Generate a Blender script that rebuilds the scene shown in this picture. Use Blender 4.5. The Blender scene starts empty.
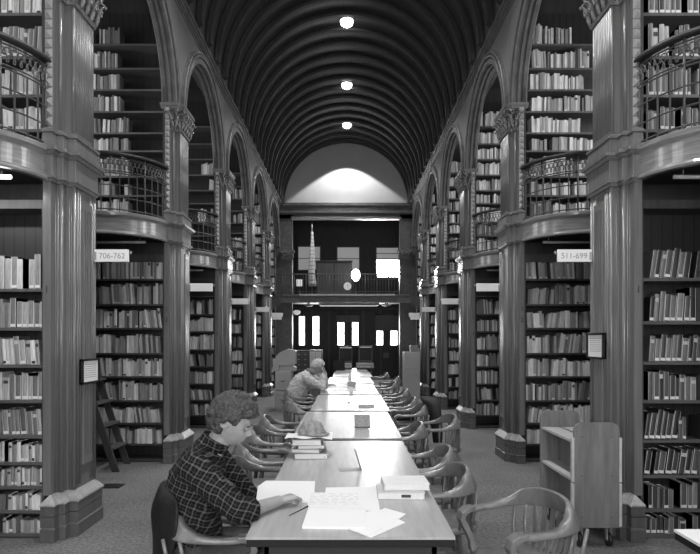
import bpy, bmesh, math, random
from mathutils import Vector, Matrix, noise
random.seed(7)
SC = bpy.context.scene
COL = SC.collection
PI = math.pi
XC = -0.035            # centre line of the nave
CH = 1.6               # camera height
F = 590.0
PY = [1.83 + 2.97 * n for n in range(7)]     # front of pier n (0 is beside the camera)

# ---------------------------------------------------------------- materials
def mat(name, grey, rough=0.5, var=0.0, scale=(8, 8, 8), bump=0.0, bscale=60.0, metal=0.0, spec=0.5, detail=4.0, coat=0.0):
    m = bpy.data.materials.new(name); m.use_nodes = True
    nt = m.node_tree; b = nt.nodes['Principled BSDF']
    b.inputs['Base Color'].default_value = (grey, grey, grey, 1)
    b.inputs['Roughness'].default_value = rough
    b.inputs['Metallic'].default_value = metal
    b.inputs['Specular IOR Level'].default_value = spec
    b.inputs['Coat Weight'].default_value = coat
    b.inputs['Coat Roughness'].default_value = 0.12
    tc = nt.nodes.new('ShaderNodeTexCoord')
    if var:
        mp = nt.nodes.new('ShaderNodeMapping'); mp.inputs['Scale'].default_value = scale
        n = nt.nodes.new('ShaderNodeTexNoise'); n.inputs['Scale'].default_value = 1.0; n.inputs['Detail'].default_value = detail
        r = nt.nodes.new('ShaderNodeMapRange')
        r.inputs['From Min'].default_value = 0.3; r.inputs['From Max'].default_value = 0.7
        r.inputs['To Min'].default_value = grey * (1 - var); r.inputs['To Max'].default_value = grey * (1 + var)
        nt.links.new(tc.outputs['Object'], mp.inputs[0]); nt.links.new(mp.outputs[0], n.inputs['Vector'])
        nt.links.new(n.outputs['Fac'], r.inputs[0]); nt.links.new(r.outputs[0], b.inputs['Base Color'])
    if bump:
        n2 = nt.nodes.new('ShaderNodeTexNoise'); n2.inputs['Scale'].default_value = bscale; n2.inputs['Detail'].default_value = 3
        bp = nt.nodes.new('ShaderNodeBump'); bp.inputs['Strength'].default_value = bump; bp.inputs['Distance'].default_value = 0.01
        nt.links.new(tc.outputs['Object'], n2.inputs['Vector']); nt.links.new(n2.outputs['Fac'], bp.inputs['Height'])
        nt.links.new(bp.outputs[0], b.inputs['Normal'])
    return m
def emit(name, grey, strength):
    m = bpy.data.materials.new(name); m.use_nodes = True
    b = m.node_tree.nodes['Principled BSDF']
    b.inputs['Base Color'].default_value = (.8, .8, .8, 1)
    b.inputs['Emission Color'].default_value = (grey, grey, grey, 1)
    b.inputs['Emission Strength'].default_value = strength
    return m

M = {}
M['pier'] = mat('carved oak of the piers', .135, .27, .14, (30, 30, 2.0), .03, 80)
M['trim'] = mat('worn pale oak moulding', .26, .34, .2, (30, 30, 4))
M['arch'] = mat('oak of the arcade', .095, .42, .3, (6, 6, 6))
M['vault'] = mat('dark vault boards', .032, .45, .6, (60, 1.5, 60))
M['rib'] = mat('vault rib', .014, .6, .3, (8, 8, 8))
M['cornice'] = mat('cornice oak', .085, .4, .25, (8, 8, 8))
M['capital'] = mat('carved capital oak', .15, .24, .3, (20, 20, 20))
M['fascia'] = mat('polished balcony oak', .19, .2, .25, (5, 5, 60))
M['iron'] = mat('black painted iron', .06, .45)
M['rail'] = mat('dark hand rail', .02, .5, spec=.3)
M['case'] = mat('bookcase oak', .04, .5, .3, (30, 30, 3))
M['caseback'] = mat('bookcase back boards', .02, .6, .3, (24, 24, 2))
M['caseedge'] = mat('bookcase shelf oak', .085, .42, .2, (3, 30, 30))
M['table'] = mat('pale maple table top', .36, .26, .10, (40, 3, 20), .02, 40)
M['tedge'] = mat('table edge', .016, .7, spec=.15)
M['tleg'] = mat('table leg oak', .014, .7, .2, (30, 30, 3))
M['chair'] = mat('golden oak chair', .155, .30, .3, (14, 14, 5), .03, 60)
M['paper'] = mat('white paper', .72, .7)
M['pages'] = mat('page block', .62, .8, .15, (400, 4, 400))
M['lunette'] = mat('pale plaster', .48, .8, .05, (2, 2, 2))
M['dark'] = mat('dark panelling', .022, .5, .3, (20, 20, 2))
M['darkmid'] = mat('screen panelling', .055, .5, .3, (20, 20, 2))
M['black'] = mat('black', .012, .5)
M['steel'] = mat('painted grey steel', .30, .45, .06, (3, 3, 3))
M['shade'] = mat('window blind cloth', .16, .8)
M['cart'] = mat('birch book truck', .15, .4, .25, (25, 25, 3))
M['cartshelf'] = mat('birch shelf board', .42, .4, .12, (4, 20, 20))
M['skin'] = mat('skin', .27, .5, .08, (30, 30, 30), .05, 200)
M['hair'] = mat('curly brown hair', .045, .5, .7, (90, 90, 90), .8, 160)
M['greyhair'] = mat('grey hair', .42, .6, .5, (90, 90, 90), .6, 160)
M['knit'] = mat('light knitted jumper', .46, .9, .35, (40, 40, 90), .8, 60, spec=.2)
M['denim'] = mat('dark trousers', .03, .8, .3, (60, 60, 60))
M['leather'] = mat('black leather jacket', .012, .6, .4, (10, 10, 10), .6, 18, spec=.25)
M['plinth'] = mat('scuffed oak plinth', .085, .4, .2, (20, 20, 3))
M['coat'] = mat('dark wool coat', .022, .85, .4, (12, 12, 12), .5, 30)
M['white'] = mat('white enamel', .75, .5)
M['ink'] = mat('faded ink', .30, .7)
M['inkdark'] = mat('black ink', .02, .6)
M['glass'] = mat('dark screen glass', .02, .1)
M['hat'] = mat('grey cloth', .24, .9, .4, (40, 40, 40), .7, 60)
M['cover'] = mat('mid grey book cloth', .18, .6, .4, (60, 60, 60))
M['lamp'] = emit('lit ceiling lamp', 1, 9)
M['sky'] = emit('bright daylight pane', 1, 7)
M['sun'] = emit('sun in the window', 1, 26)


M['globe'] = emit('lit globe', 1, 6)
M['tube'] = emit('lit tube', 1, 5)
M['dim'] = emit('pale lantern', 1, .35)
M['blind'] = emit('daylight through a blind', 1, .14)

def carpet():
    m = bpy.data.materials.new('flecked carpet'); m.use_nodes = True
    nt = m.node_tree; b = nt.nodes['Principled BSDF']; b.inputs['Roughness'].default_value = .95
    tc = nt.nodes.new('ShaderNodeTexCoord')
    n = nt.nodes.new('ShaderNodeTexNoise'); n.inputs['Scale'].default_value = 38; n.inputs['Detail'].default_value = 6; n.inputs['Roughness'].default_value = .75
    n2 = nt.nodes.new('ShaderNodeTexNoise'); n2.inputs['Scale'].default_value = 1.6; n2.inputs['Detail'].default_value = 3
    r = nt.nodes.new('ShaderNodeMapRange'); r.inputs[1].default_value = .34; r.inputs[2].default_value = .66; r.inputs[3].default_value = .04; r.inputs[4].default_value = .20
    r2 = nt.nodes.new('ShaderNodeMapRange'); r2.inputs[1].default_value = .3; r2.inputs[2].default_value = .7; r2.inputs[3].default_value = .85; r2.inputs[4].default_value = 1.15
    mu = nt.nodes.new('ShaderNodeMath'); mu.operation = 'MULTIPLY'
    nt.links.new(tc.outputs['Object'], n.inputs['Vector']); nt.links.new(tc.outputs['Object'], n2.inputs['Vector'])
    nt.links.new(n.outputs['Fac'], r.inputs[0]); nt.links.new(n2.outputs['Fac'], r2.inputs[0])
    nt.links.new(r.outputs[0], mu.inputs[0]); nt.links.new(r2.outputs[0], mu.inputs[1]); nt.links.new(mu.outputs[0], b.inputs['Base Color'])
    bp = nt.nodes.new('ShaderNodeBump'); bp.inputs['Strength'].default_value = .5; bp.inputs['Distance'].default_value = .01
    nt.links.new(n.outputs['Fac'], bp.inputs['Height']); nt.links.new(bp.outputs[0], b.inputs['Normal'])
    return m
M['carpet'] = carpet()

def boards(name, g0, g1, width, axis):
    """tongue-and-groove boards: a dark joint every `width` metres along the given axis"""
    m = bpy.data.materials.new(name); m.use_nodes = True
    nt = m.node_tree; b = nt.nodes['Principled BSDF']; b.inputs['Roughness'].default_value = .42
    tc = nt.nodes.new('ShaderNodeTexCoord'); sp = nt.nodes.new('ShaderNodeSeparateXYZ')
    nt.links.new(tc.outputs['Object'], sp.inputs[0])
    if axis == 'D':
        ad = nt.nodes.new('ShaderNodeMath'); ad.operation = 'ADD'
        nt.links.new(sp.outputs['Y'], ad.inputs[0]); nt.links.new(sp.outputs['Z'], ad.inputs[1]); src = ad.outputs[0]
    else:
        src = sp.outputs[axis]
    dv = nt.nodes.new('ShaderNodeMath'); dv.operation = 'DIVIDE'; dv.inputs[1].default_value = width
    fr = nt.nodes.new('ShaderNodeMath'); fr.operation = 'FRACT'
    gt = nt.nodes.new('ShaderNodeMath'); gt.operation = 'GREATER_THAN'; gt.inputs[1].default_value = .14
    mr = nt.nodes.new('ShaderNodeMapRange'); mr.inputs[3].default_value = g0; mr.inputs[4].default_value = g1
    nt.links.new(src, dv.inputs[0]); nt.links.new(dv.outputs[0], fr.inputs[0]); nt.links.new(fr.outputs[0], gt.inputs[0])
    nt.links.new(gt.outputs[0], mr.inputs[0]); nt.links.new(mr.outputs[0], b.inputs['Base Color'])
    return m
M['spandrel'] = boards('diagonal spandrel boards', .05, .12, .075, 'D')
M['backboards'] = boards('upright back boards', .006, .018, .09, 'X')
M['flag'] = boards('striped flag cloth', .12, .6, .13, 'Z')

def plaid():
    m = bpy.data.materials.new('dark plaid flannel'); m.use_nodes = True
    nt = m.node_tree; b = nt.nodes['Principled BSDF']; b.inputs['Roughness'].default_value = .95; b.inputs['Specular IOR Level'].default_value = .12
    tc = nt.nodes.new('ShaderNodeTexCoord')
    mp = nt.nodes.new('ShaderNodeMapping'); mp.inputs['Rotation'].default_value = (0, math.radians(-24), math.radians(10))
    nz = nt.nodes.new('ShaderNodeTexNoise'); nz.inputs['Scale'].default_value = 7
    mx = nt.nodes.new('ShaderNodeMix'); mx.data_type = 'VECTOR'; mx.inputs[0].default_value = .05
    nt.links.new(tc.outputs['Object'], mx.inputs[4]); nt.links.new(tc.outputs['Object'], nz.inputs['Vector']); nt.links.new(nz.outputs['Color'], mx.inputs[5])
    nt.links.new(mx.outputs[1], mp.inputs[0])
    sp = nt.nodes.new('ShaderNodeSeparateXYZ'); nt.links.new(mp.outputs[0], sp.inputs[0])
    tot = None
    for ax, w, th, wt in (('X', .034, .18, .038), ('Z', .034, .18, .038), ('X', .017, .2, .018), ('Z', .017, .2, .018)):
        dv = nt.nodes.new('ShaderNodeMath'); dv.operation = 'DIVIDE'; dv.inputs[1].default_value = w
        fr = nt.nodes.new('ShaderNodeMath'); fr.operation = 'FRACT'
        lt = nt.nodes.new('ShaderNodeMath'); lt.operation = 'LESS_THAN'; lt.inputs[1].default_value = th
        ml = nt.nodes.new('ShaderNodeMath'); ml.operation = 'MULTIPLY'; ml.inputs[1].default_value = wt
        nt.links.new(sp.outputs[ax], dv.inputs[0]); nt.links.new(dv.outputs[0], fr.inputs[0]); nt.links.new(fr.outputs[0], lt.inputs[0]); nt.links.new(lt.outputs[0], ml.inputs[0])
        if tot is None: tot = ml.outputs[0]
        else:
            ad = nt.nodes.new('ShaderNodeMath'); ad.operation = 'ADD'; nt.links.new(tot, ad.inputs[0]); nt.links.new(ml.outputs[0], ad.inputs[1]); tot = ad.outputs[0]
    ad = nt.nodes.new('ShaderNodeMath'); ad.operation = 'ADD'; ad.inputs[1].default_value = .007
    nt.links.new(tot, ad.inputs[0]); nt.links.new(ad.outputs[0], b.inputs['Base Color'])
    return m
M['plaid'] = plaid()

# ---------------------------------------------------------------- mesh helpers
class MB:
    def __init__(s): s.v = []; s.f = []; s.m = []; s.sm = []
    def add(s, vs, fs, mi=0, smooth=False):
        b = len(s.v); s.v += [tuple(v) for v in vs]
        for f in fs: s.f.append([b + i for i in f]); s.m.append(mi); s.sm.append(smooth)
    def box(s, x0, x1, y0, y1, z0, z1, mi=0, T=None):
        vs = [(x, y, z) for z in (z0, z1) for y in (y0, y1) for x in (x0, x1)]
        if T: vs = [T @ Vector(v) for v in vs]
        s.add(vs, [(0, 1, 3, 2), (4, 6, 7, 5), (0, 4, 5, 1), (1, 5, 7, 3), (3, 7, 6, 2), (2, 6, 4, 0)], mi)
    def frust(s, x0, x1, y0, y1, z0, z1, e0, e1, mi=0):
        a, b = min(x0, x1), max(x0, x1)
        vs = [(a - e0, y0 - e0, z0), (b + e0, y0 - e0, z0), (a - e0, y1 + e0, z0), (b + e0, y1 + e0, z0),
              (a - e1, y0 - e1, z1), (b + e1, y0 - e1, z1), (a - e1, y1 + e1, z1), (b + e1, y1 + e1, z1)]
        s.add(vs, [(0, 1, 3, 2), (4, 6, 7, 5), (0, 4, 5, 1), (1, 5, 7, 3), (3, 7, 6, 2), (2, 6, 4, 0)], mi)
    def tube(s, pts, r, n=8, mi=0, closed=False, sy=1.0, smooth=True):
        pts = [Vector(p) for p in pts]; k = len(pts); rs = r if isinstance(r, (list, tuple)) else [r] * k
        b = len(s.v); prev = None
        for i, p in enumerate(pts):
            if closed: t = pts[(i + 1) % k] - pts[i - 1]
            else: t = pts[min(i + 1, k - 1)] - pts[max(i - 1, 0)]
            t = t.normalized() if t.length > 1e-9 else Vector((0, 0, 1))
            if prev is None: a = t.orthogonal().normalized() if abs(t.z) > .95 else t.cross(Vector((0, 0, 1))).normalized()
            else: a = (prev - t * prev.dot(t)).normalized()
            prev = a; c = t.cross(a)
            for j in range(n):
                th = 2 * PI * j / n; s.v.append(tuple(p + a * (rs[i] * math.cos(th)) + c * (rs[i] * sy * math.sin(th))))
        for i in range(k if closed else k - 1):
            i2 = (i + 1) % k
            for j in range(n):
                s.f.append([b + i * n + j, b + i * n + (j + 1) % n, b + i2 * n + (j + 1) % n, b + i2 * n + j]); s.m.append(mi); s.sm.append(smooth)
        if not closed:
            s.f.append([b + j for j in range(n)][::-1]); s.m.append(mi); s.sm.append(False)
            s.f.append([b + (k - 1) * n + j for j in range(n)]); s.m.append(mi); s.sm.append(False)
    def rings(s, rings, mi=0, caps=True, smooth=True, closed=False):
        """loft a list of equal-length vertex rings"""
        b = len(s.v); n = len(rings[0]); k = len(rings)
        for r in rings: s.v += [tuple(v) for v in r]
        for i in range(k if closed else k - 1):
            i2 = (i + 1) % k
            for j in range(n):
                s.f.append([b + i * n + j, b + i * n + (j + 1) % n, b + i2 * n + (j + 1) % n, b + i2 * n + j]); s.m.append(mi); s.sm.append(smooth)
        if caps and not closed:
            s.f.append([b + j for j in range(n)][::-1]); s.m.append(mi); s.sm.append(False)
            s.f.append([b + (k - 1) * n + j for j in range(n)]); s.m.append(mi); s.sm.append(False)
    def lathe(s, prof, n=16, c=(0, 0), mi=0, smooth=True):
        s.rings([[(c[0] + r * math.cos(2 * PI * j / n), c[1] + r * math.sin(2 * PI * j / n), z) for j in range(n)] for r, z in prof], mi, True, smooth)
    def ball(s, c, r, n=10, mi=0, sc=(1, 1, 1), T=None):
        rg = []
        for i in range(n // 2 + 1):
            a = PI * (i + .02) / (n // 2 + .04)
            rg.append([Vector((r * sc[0] * math.sin(a) * math.cos(2 * PI * j / n), r * sc[1] * math.sin(a) * math.sin(2 * PI * j / n), -r * sc[2] * math.cos(a))) for j in range(n)])
        rg = [[(T @ v if T else v) + Vector(c) for v in q] for q in rg]
        s.rings(rg, mi)
    def prism(s, poly, a, b, axis='z', mi=0, smooth=False):
        n = len(poly)
        f = {'z': lambda p, h: (p[0], p[1], h), 'x': lambda p, h: (h, p[0], p[1]), 'y': lambda p, h: (p[0], h, p[1])}[axis]
        vs = [f(p, a) for p in poly] + [f(p, b) for p in poly]
        s.add(vs, [list(range(n))[::-1], list(range(n, 2 * n))], mi)
        s.add(vs, [(i, (i + 1) % n, n + (i + 1) % n, n + i) for i in range(n)], mi, smooth)
    def build(s, name, mats, parent=None, bevel=0.0, off=None):
        me = bpy.data.meshes.new(name)
        o0 = Vector(off) if off is not None else Vector((0, 0, 0))
        me.from_pydata([tuple(Vector(v) - o0) for v in s.v], [], s.f)
        if not isinstance(mats, (list, tuple)): mats = [mats]
        for m in mats: me.materials.append(m)
        me.polygons.foreach_set('material_index', s.m); me.polygons.foreach_set('use_smooth', s.sm)
        bm = bmesh.new(); bm.from_mesh(me); bmesh.ops.recalc_face_normals(bm, faces=bm.faces); bm.to_mesh(me); bm.free()
        me.update()
        o = bpy.data.objects.new(name, me); COL.objects.link(o)
        if parent is not None: o.parent = parent
        if bevel:
            b = o.modifiers.new('bevel', 'BEVEL'); b.width = bevel; b.segments = 2; b.limit_method = 'ANGLE'; b.angle_limit = .7
        return o

def empty(name, loc=(0, 0, 0), rz=0.0):
    o = bpy.data.objects.new(name, None); COL.objects.link(o); o.location = loc; o.rotation_euler = (0, 0, rz); o.empty_display_size = .1
    return o
def tag(o, label, cat, group=None, kind=None):
    if label: o['label'] = label
    if cat: o['category'] = cat
    if group: o['group'] = group
    if kind: o['kind'] = kind
    return o
def struct(o, label=None):
    o['kind'] = 'structure'
    if label: o['label'] = label
    return o
def dup(o, parent=None):
    c = o.copy(); COL.objects.link(c); c.parent = parent
    for ch in list(o.children): dup(ch, c)
    return c
def text_mesh(txt, size, T, m, parent, name='lettering', depth=.0015):
    cu = bpy.data.curves.new('t', 'FONT'); cu.body = txt; cu.size = size; cu.extrude = depth; cu.align_x = 'CENTER'; cu.align_y = 'CENTER'
    t = bpy.data.objects.new('t', cu); COL.objects.link(t)
    bpy.context.view_layer.update()
    me = bpy.data.meshes.new_from_object(t.evaluated_get(bpy.context.evaluated_depsgraph_get()))
    bpy.data.objects.remove(t); me.transform(T); me.materials.clear(); me.materials.append(m)
    o = bpy.data.objects.new(name, me); COL.objects.link(o); o.parent = parent
    return o
ORD = ['', 'first', 'second', 'third', 'fourth', 'fifth', 'sixth', 'seventh', 'eighth', 'ninth', 'tenth', 'eleventh', 'twelfth', 'thirteenth', 'fourteenth', 'fifteenth', 'sixteenth', 'seventeenth', 'eighteenth', 'nineteenth', 'twentieth', 'twenty-first', 'twenty-second', 'twenty-third', 'twenty-fourth', 'twenty-fifth', 'twenty-sixth', 'twenty-seventh', 'twenty-eighth', 'twenty-ninth', 'thirtieth']
SIDE = {-1: 'left', 1: 'right'}
DUG = [0.0]         # the nearest alcoves stand a touch wider
def X(s, u): return XC + s * (u + DUG[0])
# ---------------------------------------------------------------- camera
cam = bpy.data.cameras.new('camera'); co = bpy.data.objects.new('camera', cam); COL.objects.link(co)
co.location = (0, 0, CH); co.rotation_euler = (PI / 2, 0, 0)
cam.sensor_width = 36; cam.lens = F / 700 * 36; cam.shift_x = 3 / 700; cam.shift_y = 63 / 700
cam.clip_start = .05; SC.camera = co

# ---------------------------------------------------------------- setting
YB = -2.6; YE = 20.4; YV = 24.6
b = MB(); b.box(-6, 6, YB - .2, YV + .3, -.2, 0); struct(b.build('floor', M['carpet']), 'flecked grey carpet')
# vault
R = 2.17; ZS = 6.24
b = MB(); N = 48
inner = [(X(1, R * math.cos(PI * i / N)), ZS + R * math.sin(PI * i / N)) for i in range(N + 1)]
outer = [(X(1, (R + .12) * math.cos(PI * i / N)), ZS + (R + .12) * math.sin(PI * i / N)) for i in range(N + 1)]
vs = [(x, YB, z) for x, z in inner] + [(x, YE + .2, z) for x, z in inner] + [(x, YB, z) for x, z in outer] + [(x, YE + .2, z) for x, z in outer]
fs = []
for i in range(N):
    for a in (0, 2 * (N + 1)): fs.append((a + i, a + i + 1, a + N + 1 + i + 1, a + N + 1 + i))
b.add(vs, fs, 0, True)
ceiling = struct(b.build('ceiling', M['vault']), 'dark boarded barrel vault')
k = 0; y = 2.1
while y < YE - .1:
    b = MB(); rg = []
    prof = [(-.11, 0), (-.11, .03), (-.065, .04), (-.05, .085), (.05, .085), (.065, .04), (.11, .03), (.11, 0), (.11, -.03), (-.11, -.03)]
    for i in range(N + 1):
        a = PI * i / N
        rg.append([(X(1, (R - h) * math.cos(a)), y + dy, ZS + (R - h) * math.sin(a)) for dy, h in prof])
    b.rings(rg, 0, True, False); b.build('ceiling_rib', M['rib'], ceiling); y += .5968; k += 1

def arcade(s):
    """nave wall with the row of round arches above the piers"""
    U0, U1, ra, zs, zt = 2.25, 2.37, 1.33, 4.70, 6.26
    b = MB(); n = 24
    cs = [p + .255 + 1.48 for p in [PY[0] - 2.96] + PY[:6]]
    for c in cs:
        y0, y1 = c - 1.48, c + 1.48
        top = []; arc = []
        for i in range(n + 1):
            a = PI - PI * i / n
            arc.append((c + ra * math.cos(a), zs + ra * math.sin(a)))
        for i in range(n):
            (ya, za), (yb, zb) = arc[i], arc[i + 1]
            vs = [(X(s, u), yy, zz) for u in (U0, U1) for yy, zz in ((ya, za), (yb, zb), (yb, zt), (ya, zt))]
            b.add(vs, [(0, 1, 2, 3), (4, 7, 6, 5), (0, 4, 5, 1), (2, 6, 7, 3)])
        b.box(X(s, U0), X(s, U1), y0, c - ra, zs, zt); b.box(X(s, U0), X(s, U1), c + ra, y1, zs, zt)
    w = struct(b.build('wall_' + SIDE[s], M['spandrel']), SIDE[s] + ' arcade wall of dark oak boards above the piers')
    for i, c in enumerate(cs):
        b = MB()
        for r0, r1, u0, u1 in ((1.20, 1.26, 2.34, 2.385), (1.225, 1.26, 2.31, 2.345), (1.205, 1.27, 2.275, 2.31), (1.24, 1.30, 2.25, 2.28), (1.225, 1.29, 2.215, 2.255), (1.29, 1.315, 2.235, 2.28), (1.315, 1.35, 2.195, 2.28), (1.35, 1.37, 2.225, 2.28), (1.37, 1.395, 2.205, 2.28), (1.395, 1.41, 2.235, 2.28)):
            rg = []
            for k in range(33):
                a = PI * k / 32
                rg.append([(X(s, u), c + r * math.cos(a), zs + r * math.sin(a)) for r, u in ((r0, u0), (r1, u0), (r1, u1), (r0, u1))])
            b.rings(rg, 0, True, False)
        for r, u, q in ((1.215, 2.385, .016), (1.22, 2.292, .016), (1.275, 2.222, .014), (1.383, 2.207, .012)): b.tube([(X(s, u), c + r * math.cos(PI * k / 40), zs + r * math.sin(PI * k / 40)) for k in range(41)], q, 6)
        b.build('arch_moulding', M['arch'], w)
    b = MB()
    for u0, z0, z1 in ((2.235, 6.10, 6.135), (2.215, 6.135, 6.16), (2.195, 6.16, 6.20), (2.165, 6.20, 6.245)):
        b.box(X(s, u0), X(s, 2.6), YB, YE, z0, z1)
    b.build('cornice', M['cornice'], w, .006)
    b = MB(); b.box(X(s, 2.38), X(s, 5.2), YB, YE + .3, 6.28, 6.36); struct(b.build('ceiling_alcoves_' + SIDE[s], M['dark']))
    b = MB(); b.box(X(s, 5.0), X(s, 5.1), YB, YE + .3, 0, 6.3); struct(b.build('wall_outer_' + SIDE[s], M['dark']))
    for i in range(0, 7):
        if PY[i] < 20: 
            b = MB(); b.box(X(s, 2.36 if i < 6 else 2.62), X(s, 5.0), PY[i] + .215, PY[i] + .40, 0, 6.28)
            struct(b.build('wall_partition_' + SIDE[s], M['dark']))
for s in (-1, 1): arcade(s)
# rear wall behind the camera with three tall openings for the added front light
b = MB()
b.box(-5.2, 5.2, YB - .2, YB, 0, .9); b.box(-5.2, 5.2, YB - .2, YB, 3.6, 8.6)
xs = [-5.2, -1.9, -.75, -.55, .55, .75, 1.9, 5.2]
for i in range(0, 8, 2): b.box(xs[i], xs[i + 1], YB - .2, YB, .9, 3.6)
struct(b.build('wall_rear', M['darkmid']))

# ---------------------------------------------------------------- piers
BL = [(2.165, 2.36, .06, .45), (2.232, 2.36, -.02, .53), (2.28, 2.342, -.10, .60)]
def make_pier(s):
    t = empty('pier', (X(s, 2.35), .25, 0)); off = (X(s, 2.35), .25, 0)
    def bl(mb, z0, z1, e0=0, e1=0, mi=0, top=0):
        for u0, u1, v0, v1 in BL: mb.frust(X(s, u0 + top), X(s, min(u1, 2.342) - max(e0, e1)), v0 + top, v1 - top, z0, z1, e0, e1, mi)
    b = MB(); bl(b, 0, .10, .055, .055); bl(b, .10, .115, .06, .05); bl(b, .115, .20, .048, .048); bl(b, .205, .285, .05, .05)
    b.build('base', M['plinth'], t, .004, off)
    b = MB(); bl(b, .285, .30, .062, .06); bl(b, .30, .365, .058, .004)
    b.build('base_moulding', M['trim'], t, .003, off)
    b = MB(); bl(b, .36, 2.87, 0, 0)
    # corner beads, reeds on the nave face
    for u, v in ((2.17, .065), (2.17, .445), (2.237, -.015), (2.237, .525)):
        b.tube([(X(s, u), v, .37), (X(s, u), v, 2.86)], .018, 8)
    for v in (.115, .155, .355, .395): b.tube([(X(s, 2.165), v, .40), (X(s, 2.165), v, 2.84)], .014, 6)
    for k in range(5):
        v = .185 + .035 * k; b.box(X(s, 2.138), X(s, 2.17), v - .009, v + .009, .62, 2.70)
    b.box(X(s, 2.138), X(s, 2.17), .17, .34, .55, .62); b.box(X(s, 2.138), X(s, 2.17), .17, .34, 2.70, 2.76)
    for u in (2.262, 2.284): b.tube([(X(s, u), -.02, .37), (X(s, u), -.02, 2.86)], .010, 6)
    for u in (2.19, 2.208): b.tube([(X(s, u), .06, .37), (X(s, u), .06, 2.86)], .007, 6)
    b.build('lower_shaft', M['pier'], t, 0, off)
    b = MB(); bl(b, 2.86, 2.885, .015, .03); bl(b, 2.885, 2.905, .04, .04); bl(b, 2.905, 3.075, .022, .022)
    bl(b, 3.075, 3.10, .03, .055); bl(b, 3.10, 3.13, .065, .07); bl(b, 3.13, 3.145, .06, .035); bl(b, 3.145, 3.25, .03, .022); bl(b, 3.25, 3.275, .035, .035); bl(b, 3.275, 3.30, .028, .0)
    b.build('entablature', M['pier'], t, .004, off)
    b = MB()
    for u0, u1, v0, v1 in BL[:2]: b.frust(X(s, u0), X(s, u1), v0, v1, 3.29, 4.44, -.012, -.012)
    b.box(X(s, 2.28), X(s, 2.342), -.07, .57, 3.29, 4.69)
    for v in [.09 + .033 * k for k in range(11)]: b.tube([(X(s, 2.177), v, 3.34), (X(s, 2.177), v, 4.38)], .009, 5)
    for u, v in ((2.183, .078), (2.183, .435), (2.25, -.004), (2.25, .51)): b.tube([(X(s, u), v, 3.31), (X(s, u), v, 4.43)], .014, 8)
    b.build('upper_shaft', M['pier'], t, 0, off)
    # strip of pyramid studs at the rear of the upper shaft
    b = MB(); z = 3.32
    while z < 4.61:
        cx, cy = X(s, 2.312), -.07
        b.add([(cx - .03, cy, z), (cx + .03, cy, z), (cx + .03, cy, z + .072), (cx - .03, cy, z + .072), (cx, cy - .032, z + .036)], [(0, 1, 4), (1, 2, 4), (2, 3, 4), (3, 0, 4), (0, 3, 2, 1)])
        z += .078
    b.build('dogtooth_strip', M['trim'], t, 0, off)
    # carved capital: bell, two tiers of curled leaves, corner scrolls
    b = MB()
    def bl2(mb, z0, z1, e0, e1):
        for u0, u1, v0, v1 in BL[:2]: mb.frust(X(s, u0), X(s, min(u1, 2.34)), v0, v1, z0, z1, e0, e1)
    bl2(b, 4.36, 4.39, .006, .014); bl2(b, 4.39, 4.61, -.035, .0)
    rnd = random.Random(5)
    def leaf(x, y, nx, ny, z, h, w, out):
        pts = []; rr = []
        for k in range(7):
            q = k / 6; bulge = out * (q ** 1.6); zz = z + h * q - (.05 * h if k == 6 else 0) - (.25 * h * max(0, q - .75) * 4 * .4)
            pts.append((x + nx * (.012 + bulge), y + ny * (.012 + bulge), zz)); rr.append(w * (.6 + .6 * math.sin(PI * min(1, q * 1.1))) if k < 6 else w * .5)
        b.tube(pts, rr, 6)
        b.ball((x + nx * (.02 + out), y + ny * (.02 + out), z + h * .82), w * .95, 6)
    for u0, v0, v1 in ((2.165, .06, .45), (2.232, -.02, .53)):
        nn = int((v1 - v0) / .085)
        for k in range(nn + 1):
            v = v0 + (v1 - v0) * k / nn
            leaf(X(s, u0), v, -s, 0, 4.385, .12, .019, .035); leaf(X(s, u0 + .02), v + .04, -s, 0, 4.43, .175, .017, .08)
    for u0, u1, v0, v1 in BL[:2]:
        for k in range(2):
            u = u0 + .02 + .05 * k
            for vv, ny in ((v0, -1), (v1, 1)):
                leaf(X(s, u), vv, 0, ny, 4.385, .12, .019, .035); leaf(X(s, u + .025), vv, 0, ny, 4.43, .175, .017, .08)
    for u, v in ((2.165, .055), (2.165, .455), (2.232, -.025), (2.232, .535)):
        cy = -1 if v < .25 else 1
        pts = []
        for k in range(16):
            a = k / 15 * 2.6 * PI; r = .044 * (1 - k / 19)
            pts.append((X(s, u - .035) - s * r * math.cos(a) * .7, v + cy * (.035 + r * math.cos(a) * .7), 4.575 + r * math.sin(a)))
        b.tube(pts, [.013 - .0006 * k for k in range(16)], 6)
    b.build('capital', M['capital'], t, 0, off)
    b = MB(); bl2(b, 4.605, 4.625, .02, .045); bl2(b, 4.625, 4.66, .05, .06); bl2(b, 4.66, 4.70, .065, .065)
    b.build('abacus', M['pier'], t, .004, off)
    return t
for s in (-1, 1):
    p0 = make_pier(s)
    for n in range(1, 6):
        p = p0 if n == 1 else dup(p0)
        p.location = (X(s, 2.35 + (.045 if n == 1 else 0)), PY[n] + .25, 0)
        nm = {1: 'nearest', 2: 'second', 3: 'third', 4: 'fourth', 5: 'fifth', 6: 'farthest'}[n]
        tag(p, f'carved oak pier on the {SIDE[s]} side, {nm} from the viewer' if n < 5 else f'oak pier on the {SIDE[s]} side, farthest from the viewer, beside the end balcony', 'pier', 'oak piers of the ' + SIDE[s] + ' arcade')
        if n <= 3:
            T = Matrix.Translation((-s * .039, -.3525, 0)) @ Matrix.Translation((0, 0, (2.0 if n == 1 else 1.86 if n == 2 else 1.72))) @ Matrix.Rotation(PI / 2, 4, 'X')
            text_mesh(str(n), .085, T, M['inkdark'], p, 'painted_number')

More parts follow.
